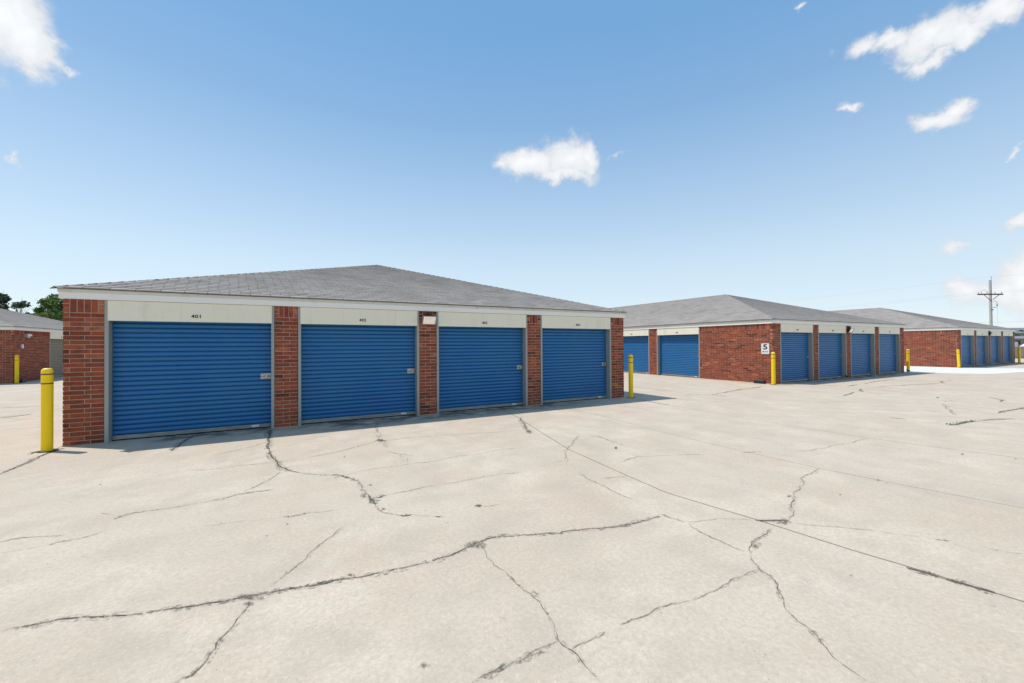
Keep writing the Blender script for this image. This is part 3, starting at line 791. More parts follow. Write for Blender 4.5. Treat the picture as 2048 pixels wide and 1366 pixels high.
def masonry(root, name, frame, s0, s1, off_a, off_b, single, ends=True, thick=.2):
    """mortar body plus its bricks; the first `single` bricks are objects of their own"""
    (ox, oy, rz) = frame
    core = MB(); core.box(s0 + .009, s1 - .009, .006, thick, 0, H - .002)
    core.box(s0 - .004, s1 + .004, -.006, .02, -.01, .012, .5)
    c = core.build(name, 'mortar', root, (ox, oy, 0), (0, 0, rz))
    bl = lay_bricks(s0, s1, off_a, off_b, ends)
    rest = MB()
    bl.sort(key=lambda b: abs(b[0]) if ends is False else -b[1])
    for i, (s, z, l, h, t) in enumerate(bl):
        if i < single:
            o = obj('brick', brick_mesh(l, h, t), c, (s + rnd.uniform(-.0008, .0008), rnd.uniform(-.0012, .0012), z + rnd.uniform(-.0006, .0006)), (0, rnd.uniform(-.003, .003), 0))
        else:
            me = brick_mesh(l, h, t); dy = rnd.uniform(-.0012, .0012)
            rest.add([(v.co.x + s, v.co.y + dy, v.co.z + z) for v in me.vertices], [tuple(p.vertices) for p in me.polygons], t)
    if rest.f: rest.build('brickwork', 'brick', c, kind='stuff')
    return c

PITCH = .0762
_slat_cache = {}
def slat_mesh(l, mat):
    key = (round(l, 3), mat)
    if key not in _slat_cache:
        p = PITCH
        prof = [(.008, 0), (.004, .005), (-.012, .0085), (-.017, .018), (-.0185, .034), (-.0185, .050), (-.015, .063), (-.006, .0705), (.006, .0735), (.008, .0762)]
        b = MB(); n = len(prof); NX = 10
        vs = []
        for i in range(NX + 1):
            x = -l / 2 + l * i / NX
            vs += [(x, y, z) for y, z in prof]
        b.add(vs, [(i * n + j, i * n + n + j, i * n + n + j + 1, i * n + j + 1) for i in range(NX) for j in range(n - 1)])
        m = b.mesh('slat', mat, True); _slat_cache[key] = m
    return _slat_cache[key]

def roller_door(root, frame, s0, s1, number, mat='door_blue', slats=True, latch=True, flip=False):
    (ox, oy, rz) = frame; loc, rot = (ox, oy, 0), (0, 0, rz)
    fl = .05
    for a in (s0, s1 - fl):
        f = MB(); f.bevel_box(a + .0005, a + fl - .0005, -.008, REC + .05, .0, H - .003, .003)
        f.build('door_jamb', 'frame', root, loc, rot)
    hp = MB(); hp.bevel_box(s0 + fl - .012, s1 - fl + .012, -.014, .03, 1.858, H - .004, .003)
    h = hp.build('header_panel', 'header', root, loc, rot)
    if number:
        sc = (s0 + s1) / 2
        obj('unit_number', text_mesh(number, .058, .128, .02), h, (sc, -.0155, 1.952))
    a, b = s0 + fl, s1 - fl
    d = MB(); d.box(a + .001, b - .001, REC + .012, REC + .03, .012, 2.05)
    dn = d.build('roller_door', mat, root, loc, rot)
    bar = MB(); bar.bevel_box(a + .004, b - .004, REC - .028, REC + .004, .018, .078, .006); bar.box(a + .004, b - .004, REC - .034, REC - .026, .022, .034)
    bar.build('bottom_bar', 'bar', dn)
    sl = MB(); sl.box(a + .004, b - .004, REC - .018, REC + .0, .002, .018); sl.build('bottom_seal', 'rubber', dn)
    st = MB(); st.box(b - .30, b - .19, REC - .0315, REC - .0285, .036, .068); st.build('bar_sticker', 'white', dn)
    n = int((2.0 - .08) / PITCH)
    if slats:
        me = slat_mesh(b - a - .006, mat)
        for i in range(n):
            obj('slat', me, dn, ((a + b) / 2, REC + .004 + rnd.uniform(-.001, .001), .08 + i * PITCH))
    else:
        m = MB(); me = slat_mesh(b - a - .006, mat)
        for i in range(n):
            m.add([(v.co.x + (a + b) / 2, v.co.y + REC + .004, v.co.z + .08 + i * PITCH) for v in me.vertices], [tuple(p.vertices) for p in me.polygons])
        m.build('curtain', mat, dn, smooth=True)
    if latch:
        q = MB(); x0, x1 = b - .165, b - .006
        q.box(x0, x1, REC - .024, REC - .018, .875, .965)
        for z in (.962, .875): q.box(x0, x1, REC - .034, REC - .018, z, z + .008)
        q.tube([(x0 + .02, REC - .034, .918), (x1 + .012, REC - .034, .918)], .009, 8)
        q.box(x0 + .075, x0 + .10, REC - .056, REC - .024, .89, .945)
        q.tube([(x0 + .118, REC - .05, .93), (x0 + .118, REC - .05, .90)], .011, 8)
        for x in (x0 + .012, x1 - .012):
            for z in (.89, .952): q.tube([(x, REC - .024, z), (x, REC - .030, z)], .005, 6)
        q.build('latch', 'steel', dn)
    return dn

def roof_part(root, W, D, slopes, single=0):
    """hip roof; slopes = which sides carry real shingles ('front','left','right')"""
    e = OV + .035
    z0 = H + FT + .012
    half = W / 2 + e
    m_ = RISE / half; th = math.atan(m_)
    X0, X1, Y0, Y1 = -e, W + e, -e, D + e
    za = z0 + RISE
    A, B = (W / 2, Y0 + half, za), (W / 2, Y1 - half, za)
    d = MB()
    c = [(X0, Y0, z0), (X1, Y0, z0), (X1, Y1, z0), (X0, Y1, z0)]
    d.add(c + [A, B], [(0, 1, 4), (1, 2, 5, 4), (2, 3, 5), (3, 0, 4, 5), (3, 2, 1, 0)])
    mats = {}
    deck = d.build('roof', 'felt', root)
    EXP, TABW, SLOT = .128, .300, .010
    rows = int(half / math.cos(th) / EXP)
    def tab_mesh(l, t):
        b = MB(); x = l / 2; hh = EXP * 1.12
        b.add([(-x, 0, .001), (x, 0, .001), (x, hh, .0015), (-x, hh, .0015), (-x, 0, .019), (x, 0, .019), (x, hh, .004), (-x, hh, .004)],
              [(4, 5, 6, 7), (0, 1, 5, 4), (1, 2, 6, 5), (3, 0, 4, 7)], t)
        return b
    cache = {}
    rs = random.Random(int(W * 10 + D))
    for side in slopes:
        run = (X1 - X0) if side == 'front' else (Y1 - Y0)
        if side == 'front': M = Matrix.Translation((X0, Y0, z0)) @ Matrix.Rotation(th, 4, 'X')
        elif side == 'left': M = Matrix.Translation((X0, Y1, z0)) @ Matrix.Rotation(-math.pi / 2, 4, 'Z') @ Matrix.Rotation(th, 4, 'X')
        else: M = Matrix.Translation((X1, Y0, z0)) @ Matrix.Rotation(math.pi / 2, 4, 'Z') @ Matrix.Rotation(th, 4, 'X')
        rest = MB(); done = 0
        for i in range(rows):
            inset0 = i * EXP * math.cos(th); inset = inset0 + EXP * .5
            lo, hi = inset, run - inset
            if hi - lo < .05: break
            x = -TABW + ((i * .137) % TABW) - TABW + rs.uniform(-.015, .015)
            rowt = rs.uniform(-.06, .06)
            while x < hi:
                a, b = max(x + SLOT / 2, lo - .02), min(x + TABW - SLOT / 2, hi + .02)
                x += TABW
                if b - a < .04: continue
                t = round(min(1, max(0, rs.gauss(.5, .13) + rowt)) * 8) / 8
                l = b - a; y = i * EXP - .012 + rs.uniform(-.0015, .0015)
                if done < single and side == 'front':
                    key = (round(l, 2), t)
                    if key not in cache: cache[key] = tab_mesh(round(l, 3), t).mesh('shingle', 'shingle')
                    o = obj('shingle', cache[key], deck)
                    o.matrix_local = M @ Matrix.Translation(((a + b) / 2, y, .001)) @ Matrix.Rotation(rs.uniform(-.004, .004), 4, 'Z')
                    done += 1
                else:
                    tm = tab_mesh(l, t); T = M @ Matrix.Translation(((a + b) / 2, y, .001))
                    rest.add([T @ Vector(v) for v in tm.v], tm.f, t)
        if rest.f: rest.build('shingle_field', 'shingle', deck, kind='stuff')
    # plain slopes that nothing in view shows
    pl = MB()
    up = .012
    faces = {'front': [c[0], c[1], A], 'right': [c[1], c[2], B, A], 'back': [c[2], c[3], B], 'left': [c[3], c[0], A, B]}
    for sd, pts in faces.items():
        if sd not in slopes:
            pl.add([(x, y, z + up) for x, y, z in pts], [tuple(range(len(pts)))])
    pl.build('plain_slope', 'shingle', deck)
    # overlapping caps along hips and ridge
    for p, q in ((c[0], A), (c[1], A), (c[2], B), (c[3], B), (A, B)):
        p, q = Vector(p), Vector(q); L_ = (q - p).length; d_ = (q - p).normalized()
        flat = Vector((d_.x, d_.y, 0)).normalized(); sd = Vector((-flat.y, flat.x, 0))
        drop = .045 if p.z != q.z else .038
        n = int(L_ / .135); cp = MB()
        for i in range(n):
            a, b = p + d_ * (i * .135), p + d_ * min(L_, i * .135 + .165)
            h0, h1 = .020, .013
            vs = []
            for pt, hh in ((a, h0), (b, h1)):
                for k_, hz in ((-1, -drop), (0, 0), (1, -drop)):
                    vs.append(pt + sd * (.10 * k_) + Vector((0, 0, hz * (.10 / .14) + hh)))
            vs += [v - Vector((0, 0, .007)) for v in vs]
            cp.add(vs, [(0, 3, 4, 1), (1, 4, 5, 2), (0, 1, 7, 6), (1, 2, 8, 7), (0, 6, 9, 3), (2, 5, 11, 8)], rs.uniform(0, .3))
        cp.build('hip_cap', 'shingle', deck)
    return deck

def eaves(root, W, D):
    o = OV
    def run(name, mat, p0, p1, z0, z1, out, thick, butt):
        """boards on the four sides; front and back run the full width, the sides butt between them"""
        for x0, x1, y0, y1 in ((-out, W + out, -out, -out + thick), (-out, W + out, D + out - thick, D + out),
                               (-out, -out + thick, -out + thick + .001, D + out - thick - .001), (W + out - thick, W + out, -out + thick + .001, D + out - thick - .001)):
            b = MB(); b.box(x0, x1, y0, y1, z0, z1); b.build(name, mat, root)
    run('fascia_board', 'fascia', 0, 0, H, H + .094, o, .045, 0)
    run('fascia_trim', 'trim', 0, 0, H + .0945, H + FT, o + .010, .05, 0)
    run('drip_edge', 'drip', 0, 0, H + FT + .0005, H + FT + .0085, o + .030, .08, 0)

def building(name, label, X, Y, D, numbers, left=None, right=None, singles=(0, 0), slopes=('front',), shingles=0, slats=True, group=None, front_mat='door_blue'):
    root = thing(name, label, 'building', (X, Y, 0), 0, group)
    F = (0, 0, 0)
    budget = singles[0]
    s = 0.0
    for i in range(5):
        w = WE if i in (0, 4) else WM
        n = 90 if budget >= 60 else 0
        oa, ob = (.069, 0) if i in (0,) else ((.24, .137) if i < 4 else (.15, .0))
        masonry(root, 'brick_pier', F, s, s + w, oa, ob, min(n, budget))
        budget -= 82 if i in (0, 4) else 67
        s += w
        if i < 4:
            roller_door(root, F, s, s + DW, numbers[i], front_mat, slats)
            s += DW
    # side walls
    for side, segs, fr in (('left', left, (0, 0, -math.pi / 2)), ('right', right, (LEN, 0, math.pi / 2))):
        sg = -1 if side == 'left' else 1
        end = .2
        for kind, a, b, *extra in (segs or []):
            s0, s1 = sorted((sg * a, sg * b))
            if kind == 'wall':
                masonry(root, 'brick_wall', fr, s0, s1, .12, 0, extra[0] if extra else 0, ends=False)
            elif kind == 'pier':
                masonry(root, 'brick_pier', fr, s0, s1, .15, 0, 0)
            else:
                roller_door(root, fr, s0, s1, extra[0], extra[1] if len(extra) > 1 else 'door_blue', slats)
            end = b
        if segs is None: end = .0
        s0, s1 = sorted((sg * (end + .002), sg * D))
        b = MB(); b.box(s0 if segs else s0, s1, .0, .19, 0, H - .002)
        if segs is None:
            b = MB(); a0, a1 = sorted((sg * .201, sg * D)); b.box(a0, a1, .0, .19, 0, H - .002)
        b.build('plain_wall', 'brickwork', root, (fr[0], fr[1], 0), (0, 0, fr[2]))
    b = MB(); b.box(.2, LEN - .2, D - .2, D, 0, H - .002); b.build('plain_wall', 'brickwork', root)
    eaves(root, LEN, D)
    roof_part(root, LEN, D, slopes, shingles)
    return root

b1 = building('storage_building', 'nearest brick storage building, blue roller doors numbered 401 to 404', 0, 0, 24, ('401', '402', '403', '404'), singles=(300, 0), slopes=('front', 'left', 'right'), shingles=300, group='brick storage buildings')
b2 = building('storage_building', 'brick storage building with the 5 MPH sign on its sunlit side wall', 18.087, .024, 26, ('301', '302', '303', '304'),
              left=[('wall', .055, 2.976, 300), ('door', 2.976, 5.266, '348'), ('pier', 5.266, 5.72), ('door', 5.72, 8.01, '347'), ('pier', 8.01, 8.46), ('door', 8.46, 10.75, '346')],
              singles=(0, 0), slopes=('front', 'left'), group='brick storage buildings')
b3 = building('storage_building', 'farthest brick storage building, at the right edge below the utility pole', 36.639, .122, 26, ('201', '202', '203', '204'),
              left=[('wall', .055, 7.0, 0)], slopes=('front', 'left'), slats=False, group='brick storage buildings')
b0 = building('storage_building', 'brick storage building at the left edge, its shaded side wall toward the alley', -6.862 - LEN, 15.96, 12.2, (None,) * 4,
              right=[('wall', .055, 2.91, 0), ('door', 2.91, 5.2, '501', 'door_tan'), ('pier', 5.2, 5.65)], slopes=('front', 'right'), slats=False, group='brick storage buildings')

# ------------------------------------------------------------------ bollards
def bollard(x, y, h, label, lean=0):
    r = .0605
    root = thing('bollard', label, 'bollard', (x, y, 0), 0, 'yellow bollards at the building corners')
    root.rotation_euler = (0, lean, rnd.uniform(0, 6))
    b = MB(); zs = h - .05
    b.lathe([(r + .003, -.02), (r + .003, .004), (r, .006), (r, h - .235), (r, h - .05)], 32)
    o = b.build('sleeve', 'yellow', root); autosmooth(o)
    c = MB(); c.lathe([(r + .0005, h - .0505)] + [(r * math.cos(t) ** .55 if t < 1.55 else .001, h - .05 + .05 * math.sin(t)) for t in [i * math.pi / 2 / 8 for i in range(9)]], 32)
    o = c.build('dome_cap', 'yellow_cap', root); autosmooth(o, 60)
    for z in (h - .085, h - .215):
        q = MB(); q.lathe([(r - .004, z - .0095), (r + .0022, z - .0085), (r + .0022, z + .0085), (r - .004, z + .0095)], 32)
        o = q.build('reflective_band', 'band', root); autosmooth(o)
    f = MB(); n = 22; ring = [(rr * math.cos(2 * math.pi * j / n), rr * math.sin(2 * math.pi * j / n), .0065) for rr in (r - .01, r + .045) for j in range(n)]
    ring = [(px * rnd.uniform(.85, 1.3), py * rnd.uniform(.85, 1.3), pz) if i >= n else (px, py, pz) for i, (px, py, pz) in enumerate(ring)]
    f.add(ring, [(j, n + j, n + (j + 1) % n, (j + 1) % n) for j in range(n)])
    f.build('base_sealant', 'rubber', root)
    return root
bollard(-.075, -.235, 1.165, 'yellow bollard with two dark bands beside the left pier of unit 401')
bollard(11.09, -.13, 1.175, 'yellow bollard beside the right pier of unit 404')
bollard(17.87, -.10, 1.15, 'yellow bollard at the corner below the 5 MPH sign')
bollard(29.93, .16, 1.13, 'yellow bollard standing before the pale concrete strip, next to a small black bird')
bollard(36.36, .02, 1.05, 'slightly leaning yellow bollard at the near corner of the farthest building', R(2))
bollard(46.9, -.2, 1.12, 'yellow bollard at the far right edge of the picture')
bollard(-6.76, 15.95, 1.16, 'yellow bollard at the corner of the left background building')

# ------------------------------------------------------------------ wall fittings
def floodlight(x, y, z, label, tilt=28):
    root = thing('floodlight', label, 'floodlight', (x, y, z), 0, 'floodlights on the middle piers')
    a = MB(); a.bevel_box(-.045, .045, -.03, .012, .085, .15, .006); a.tube([(0, -.02, .12), (0, -.06, .125), (0, -.085, .09), (0, -.085, .06)], .012, 8)
    a.build('bracket', 'dark_metal', root)
    h = MB()
    # tapered housing, mouth turned down and outward
    w0, w1 = .105, .150
    back = [(-w0, 0, .055), (w0, 0, .055), (w0, 0, -.03), (-w0, 0, -.03)]
    top = [(-w1, -.15, .075), (w1, -.15, .075)]; bot = [(-w1, -.06, -.10), (w1, -.06, -.10)]
    v = back + top + bot
    h.add(v, [(0, 1, 2, 3)[::-1], (0, 4, 5, 1)[::-1], (3, 2, 7, 6)[::-1], (0, 3, 6, 4)[::-1], (1, 5, 7, 2)[::-1]])
    # bezel round the glass
    T4, T5, B6, B7 = Vector(top[0]), Vector(top[1]), Vector(bot[0]), Vector(bot[1])
    nrm = (T5 - T4).cross(B6 - T4).normalized(); nrm = nrm if nrm.y < 0 else -nrm
    o = h.build('housing', 'dark_metal', root)
    bz = MB()
    cpt = (T4 + T5 + B6 + B7) / 4
    outer = [T4, T5, B7, B6]; inner = [cpt + (p - cpt) * .86 for p in outer]
    vs = [p + nrm * .012 for p in outer] + [p + nrm * .012 for p in inner] + outer + [p for p in inner]
    fs = []
    for j in range(4):
        k_ = (j + 1) % 4
        fs += [(j, k_, 4 + k_, 4 + j), (8 + j, 8 + k_, k_, j), (4 + j, 4 + k_, 12 + k_, 12 + j)]
    bz.add(vs, fs); bz.build('bezel', 'bar', root)
    g = MB(); g.add([p + nrm * .004 for p in inner], [(0, 1, 2, 3)]); g.build('lens', 'lamp_glass', root)
    ins = MB()
    for sx in (-.045, .045): 
        q = cpt + Vector((sx, 0, .0)) + nrm * .006
        e1 = Vector((.034, 0, 0)); e2 = (T4 - B6).normalized() * .05
        ins.add([q - e1 - e2, q + e1 - e2, q + e1 + e2, q - e1 + e2], [(0, 1, 2, 3)])
    ins.build('reflector', 'lamp_glass', root)
    return root
pier3 = WE + 2 * DW + WM + WM / 2
floodlight(pier3 + .0, -.006, 1.985, 'grey floodlight on the pier between doors 402 and 403')
floodlight(18.087 + pier3, .018, 1.985, 'dark floodlight on the middle pier of the building with the sign')
floodlight(36.639 + pier3, .116, 1.985, 'small floodlight on the middle pier of the farthest building')

sg = thing('speed_sign', 'white speed limit sign reading 5 MPH on the sunlit brick wall', 'sign', (18.087 - .004, .29, 1.262), -math.pi / 2)
def rounded_plate(w, h, r, y0, y1, n=5):
    pts = []
    for cx, cz, a0 in ((w / 2 - r, h / 2 - r, 0), (-w / 2 + r, h / 2 - r, 90), (-w / 2 + r, -h / 2 + r, 180), (w / 2 - r, -h / 2 + r, 270)):
        for i in range(n + 1):
            t = R(a0 + 90 * i / n); pts.append((cx + r * math.cos(t), cz + r * math.sin(t)))
    b = MB(); m = len(pts)
    b.add([(x, y0, z) for x, z in pts] + [(x, y1, z) for x, z in pts], [tuple(range(m))[::-1], tuple(range(m, 2 * m))] + [(i, (i + 1) % m, m + (i + 1) % m, m + i) for i in range(m)])
    return b
rounded_plate(.30, .405, .035, -.014, -.006).build('plate', 'galv', sg)
rounded_plate(.272, .377, .03, -.017, -.0145).build('face', 'sign', sg)
obj('numeral', text_mesh('5', .19, .155, .025), sg, (0, -.0185, .065))
obj('lettering', text_mesh('M P H', .052, .19, .02), sg, (0, -.0185, -.108))
q = MB()
for z in (.17, -.165): q.tube([(0, -.016, z), (0, -.022, z)], .007, 8)
q.build('screw', 'steel', sg)

def bait_station(x, y, rz, l, label, d=.14, h=.13):
    root = thing('bait_station', label, 'box', (x, y, .001), rz, 'black bait stations by the walls')
    b = MB(); prof = [(-d / 2, 0), (d / 2, 0), (d / 2, h * .55), (d / 2 - .035, h), (-d / 2 + .012, h), (-d / 2, h * .9)]
    n = len(prof)
    xs = [-l / 2, -l / 2 + .035, l / 2 - .035, l / 2]; vs = []
    for i, x_ in enumerate(xs):
        k_ = 1 if i in (1, 2) else .8
        vs += [(x_, py, pz * k_) for py, pz in prof]
    fs = [(i * n + j, i * n + (j + 1) % n, (i + 1) * n + (j + 1) % n, (i + 1) * n + j) for i in range(3) for j in range(n)] + [tuple(range(n))[::-1], tuple(3 * n + j for j in range(n))]
    b.add(vs, fs); b.build('body', 'black', root)
    for s_ in (-.25, .25):
        r_ = MB(); r_.box(s_ * l - .012, s_ * l + .012, -d / 2 + .02, d / 2 - .04, h - .001, h + .006); r_.build('lid_rib', 'black', root)
    for s_ in (-1, 1):
        r_ = MB(); x_ = s_ * (l / 2 - .004); r_.tube([(x_, 0, .035), (x_ + s_ * .006, 0, .035)], .024, 12); r_.build('entry_hole', 'rubber', root)
    return root
bait_station(17.94, .42, -math.pi / 2, .36, 'black plastic box on the ground below the 5 MPH sign')
bait_station(-6.77, 16.36, math.pi / 2, .30, 'black box on the ground behind the left background bollard')

# small fittings on the shaded side wall of the left background building
t = thing('wall_light', 'grey wall light near the eave of the left background building', 'light', (-6.862, 16.86, 1.95), math.pi / 2)
q = MB(); q.bevel_box(-.17, .02, -.13, .003, -.075, .085, .008); q.build('box', 'galv', t)
q = MB(); q.bevel_box(.03, .20, -.12, -.03, -.01, .07, .008); q.tube([(.0, -.07, .03), (.05, -.07, .03)], .02, 8); q.build('lamp_head', 'paint_white', t)
q = MB(); q.tube([(-.10, -.132, -.03), (-.10, -.14, -.03)], .016, 10); q.build('sensor', 'black', t)
t = thing('junction_box', 'small pale box on the wall behind the left background bollard', 'box', (-6.862, 16.54, 1.42), math.pi / 2)
q = MB(); q.bevel_box(-.05, .05, -.05, .003, 0, .17, .006); q.build('cover', 'paint_white', t)
q = MB(); q.bevel_box(-.035, .035, -.056, -.049, .02, .15, .003); q.build('lid', 'fascia', t)

# ------------------------------------------------------------------ birds
def bird(x, y, rz, label, s=1.0, pitch=18):
    root = thing('bird', label, 'bird', (x, y, .005), rz, 'small black birds')
    bm = MB()
    P = [(-.085, 0, .06), (-.06, 0, .068), (-.02, 0, .075), (.02, 0, .085), (.05, 0, .105), (.066, 0, .125), (.085, 0, .132), (.098, 0, .130), (.118, 0, .126)]
    Rr = [.010, .022, .034, .036, .026, .020, .019, .012, .002]
    bm.tube([tuple(c_ * s for c_ in p) for p in P], [r_ * s for r_ in Rr], 12)
    o = bm.build('body', 'feather', root, smooth=True)
    tl = MB(); tl.add([tuple(c_ * s for c_ in p) for p in [(-.07, -.014, .066), (-.07, .014, .066), (-.19, .03, .035), (-.19, -.03, .035), (-.07, -.014, .058), (-.07, .014, .058), (-.19, .03, .03), (-.19, -.03, .03)]],
           [(0, 1, 2, 3), (7, 6, 5, 4), (0, 3, 7, 4), (1, 5, 6, 2), (2, 6, 7, 3)]); tl.build('tail', 'feather', root)
    for sy in (-.013, .013):
        lg = MB(); lg.tube([(0.0, sy * s, .06 * s), (-.006 * s, sy * s, .03 * s), (.006 * s, sy * s, .002)], .003 * s, 6); lg.tube([(-.01 * s, sy * s, .002), (.025 * s, sy * s, .002)], .002 * s, 5); lg.build('leg', 'feather', root)
    return root
bird(29.52, .02, R(150), 'small black bird on the ground between the corner pier and the bollard')
bird(23.27, -.03, R(60), 'tiny black bird on the ground at the jamb left of the middle pier', .8)

# ------------------------------------------------------------------ weeds in the far pavement cracks
def weeds(pts, cnt, seed, parent=None):
    rw = random.Random(seed); w_ = MB()
    for _ in range(cnt):
        i = rw.randrange(len(pts) - 1); t = rw.random() ** .8
        x = pts[i][0] + (pts[i + 1][0] - pts[i][0]) * t + rw.gauss(0, .025); y = pts[i][1] + (pts[i + 1][1] - pts[i][1]) * t + rw.gauss(0, .025)
        a = rw.uniform(0, 6.28); l = rw.uniform(.012, .03); wd = .004
        dx, dy = math.cos(a), math.sin(a)
        w_.add([(x - dy * wd, y + dx * wd, .003), (x + dy * wd, y - dx * wd, .003), (x + dx * l * .5, y + dy * l * .5, l), (x + dx * l * .9, y + dy * l * .9, l * .9)], [(0, 1, 2), (0, 2, 3)], rw.random())
    return w_
o = weeds([(13.07, -5.73), (13.44, -5.79), (14.01, -5.84)], 70, 5).build('weeds', 'leaf', None, kind='stuff')
tag(o, 'low green weeds growing out of a pavement crack at the right', 'weeds')

# ------------------------------------------------------------------ trees behind the left building
def leaf_cloud(mb, c, r, n, rt, size=.16, flat=.8):
    for _ in range(n):
        d = Vector((rt.gauss(0, 1), rt.gauss(0, 1), rt.gauss(0, 1))).normalized() * (rt.random() ** .45)
        p = Vector(c) + Vector((d.x * r, d.y * r, d.z * r * flat))
        a = Vector((rt.gauss(0, 1), rt.gauss(0, 1), rt.gauss(0, .7))).normalized(); b = a.cross(Vector((rt.gauss(0, 1), rt.gauss(0, 1), rt.gauss(0, 1)))).normalized()
        s = size * rt.uniform(.6, 1.3)
        mb.add([p - a * s, p + b * s * .55, p + a * s, p - b * s * .55], [(0, 1, 2, 3)], rt.random())

def tree(name, label, base, trunk_h, clumps, leaves, mat, seed, size=.16, rad=.16, bare=0):
    rt = random.Random(seed)
    root = thing(name, label, 'tree', base, 0, 'trees behind the left building')
    tk = MB(); top = Vector((rt.uniform(-.2, .2), rt.uniform(-.2, .2), trunk_h))
    tk.tube([(0, 0, -.1), (0, 0, .1), (top.x * .4, top.y * .4, trunk_h * .5), top[:]], [rad * 1.5, rad * 1.15, rad, rad * .8], 9)
    cr = MB()
    for (cx, cy, cz, r, dens) in clumps:
        c = Vector((cx, cy, cz)); j = top * rt.uniform(.75, 1.0)
        mid = (j + c) / 2 + Vector((rt.uniform(-.25, .25), rt.uniform(-.25, .25), -.1 + rt.uniform(0, .3)))
        tk.tube([j[:], ((j + mid) / 2 + Vector((rt.uniform(-.1, .1), rt.uniform(-.1, .1), 0)))[:], mid[:], c[:]], [rad * .5, rad * .36, rad * .26, rad * .1], 6)
        for _ in range(3 + bare):
            e = c + Vector((rt.gauss(0, r * .7), rt.gauss(0, r * .7), rt.gauss(.1, r * .6)))
            tk.tube([mid[:], ((mid + e) / 2 + Vector((0, 0, rt.uniform(-.1, .15))))[:], e[:]], [rad * .22, rad * .14, rad * .05], 5)
        leaf_cloud(cr, c, r, int(leaves * dens), rt, size)
    tk.build('trunk', 'bark', root, smooth=True)
    cr.build('crown', mat, root)
    return root
rt = random.Random(21)
cl = [(rt.gauss(0, 1.35), rt.gauss(0, 1.35), rt.uniform(2.6, 6.3), rt.uniform(.65, 1.15), 1) for _ in range(18)] + [(-.6, 0, 6.7, .75, 1), (.7, .2, 6.6, .75, 1), (0, 0, 5.0, 1.3, 1.6), (1.6, 0, 5.3, .8, 1), (-1.8, 0, 4.5, .8, 1), (-1.9, .2, 5.5, .45, .5)]
tree('leafy_tree', 'dense bright green tree behind the roof, next to the near building', (-18.4, 54.4, -.1), 2.6, cl, 330, 'leaf', 5, .19, .2)
cl = [(-1.25, 0, 5.6, .55, 1), (-.9, .2, 5.9, .45, 1), (.45, 0, 6.15, .5, 1), (1.0, .1, 6.35, .45, .8), (-.2, .3, 4.1, .6, .9), (.9, -.2, 4.4, .4, .5), (-2.0, 0, 4.15, .35, .6), (.3, .1, 5.0, .3, .3), (1.3, 0, 5.2, .3, .3), (-.9, 0, 4.9, .25, .2)]
tree('sparse_tree', 'sparse tree with bare dark branches showing above the roof', (-23.5, 57.2, -.1), 2.9, cl, 150, 'dusky_leaf', 8, .15, .13, 3)
rt = random.Random(9)
cl = [(rt.gauss(0, 1.2), rt.gauss(0, 1.2), rt.uniform(4.3, 7.3), rt.uniform(.6, 1.0), 1) for _ in range(16)] + [(1.6, -.6, 5.9, .6, 1), (1.3, -.6, 5.3, .6, .8), (1.0, -.5, 6.6, .6, 1)]
tree('leafy_tree', 'dark green tree cut off by the left edge of the picture', (-26.1, 58.4, -.1), 3.4, cl, 230, 'dusky_leaf', 12, .18, .2)

# ------------------------------------------------------------------ utility pole and wires
px, py = 70.12, 6.12
pole = thing('utility_pole', 'grey wooden utility pole with a crossarm rising behind the farthest building', 'utility pole', (px, py, -.1), math.atan2(-.478, .878))
q = MB(); q.tube([(.05, 0, 0), (.03, 0, 4), (0, 0, 8.3)], [.135, .125, .112], 12); o = q.build('post', 'pole', pole); autosmooth(o)
q = MB(); q.tube([(.08, -.05, 7.9), (.08, -.05, 8.62)], .022, 6); q.tube([(.08, -.05, 8.52), (.08, -.05, 8.68)], [.05, .035], 8); q.build('top_pin', 'galv', pole)
q = MB(); q.bevel_box(-1.58, 1.15, -.24, -.13, 6.66, 6.80, .01); q.build('crossarm', 'arm', pole)
q = MB(); q.tube([(-.88, -.19, 6.66), (-.06, -.18, 5.98)], .03, 6); q.build('brace', 'arm', pole)
q = MB(); q.tube([(.72, -.19, 6.66), (.10, -.18, 6.18)], .03, 6); q.build('brace', 'arm', pole)
ins = [(-1.5, -.185), (-1.2, -.185), (-.55, -.185), (1.02, -.185), (.3, -.185)]
for x_, y_ in ins:
    q = MB(); q.lathe([(.018, 6.80), (.018, 6.86), (.055, 6.87), (.04, 6.91), (.055, 6.92), (.035, 6.97), (.03, 6.985)], 10, cx=x_, cy=y_); q.build('insulator', 'galv', pole)
q = MB(); q.tube([(-1.2, -.185, 6.97), (-1.0, -.185, 7.2), (-.75, -.185, 7.22), (-.55, -.185, 6.97)], .012, 5); q.build('jumper_wire', 'arm', pole)
q = MB(); q.tube([(.12, -.15, 6.02), (.4, -.15, 6.0), (.55, -.15, 5.85), (.55, -.15, 5.6)], .02, 6); q.tube([(.55, -.15, 5.62), (.55, -.15, 5.45)], .045, 8); q.build('cutout', 'arm', pole)
q = MB(); q.tube([(.1, -.15, 5.32), (.55, -.15, 5.32)], .025, 6); q.build('standoff', 'arm', pole)
q = MB(); q.tube([(.57, -.15, 5.4), (.6, -.15, 3), (.62, -.15, .1)], .007, 5); q.build('ground_wire', 'galv', pole)
q = MB(); q.tube([(-.08, -.2, 5.1), (.06, -.2, 5.02)], .05, 6); q.build('tag_plate', 'arm', pole)
def wire(p0, p1, sag, label, r=.011):
    p0, p1 = Vector(p0), Vector(p1); n = 18
    pts = [p0.lerp(p1, i / n) - Vector((0, 0, sag * 4 * (i / n) * (1 - i / n))) for i in range(n + 1)]
    q = MB(); q.tube([p[:] for p in pts], r, 5)
    tag(q.build('power_line', 'arm'), label, 'wire', 'overhead wires at the pole')
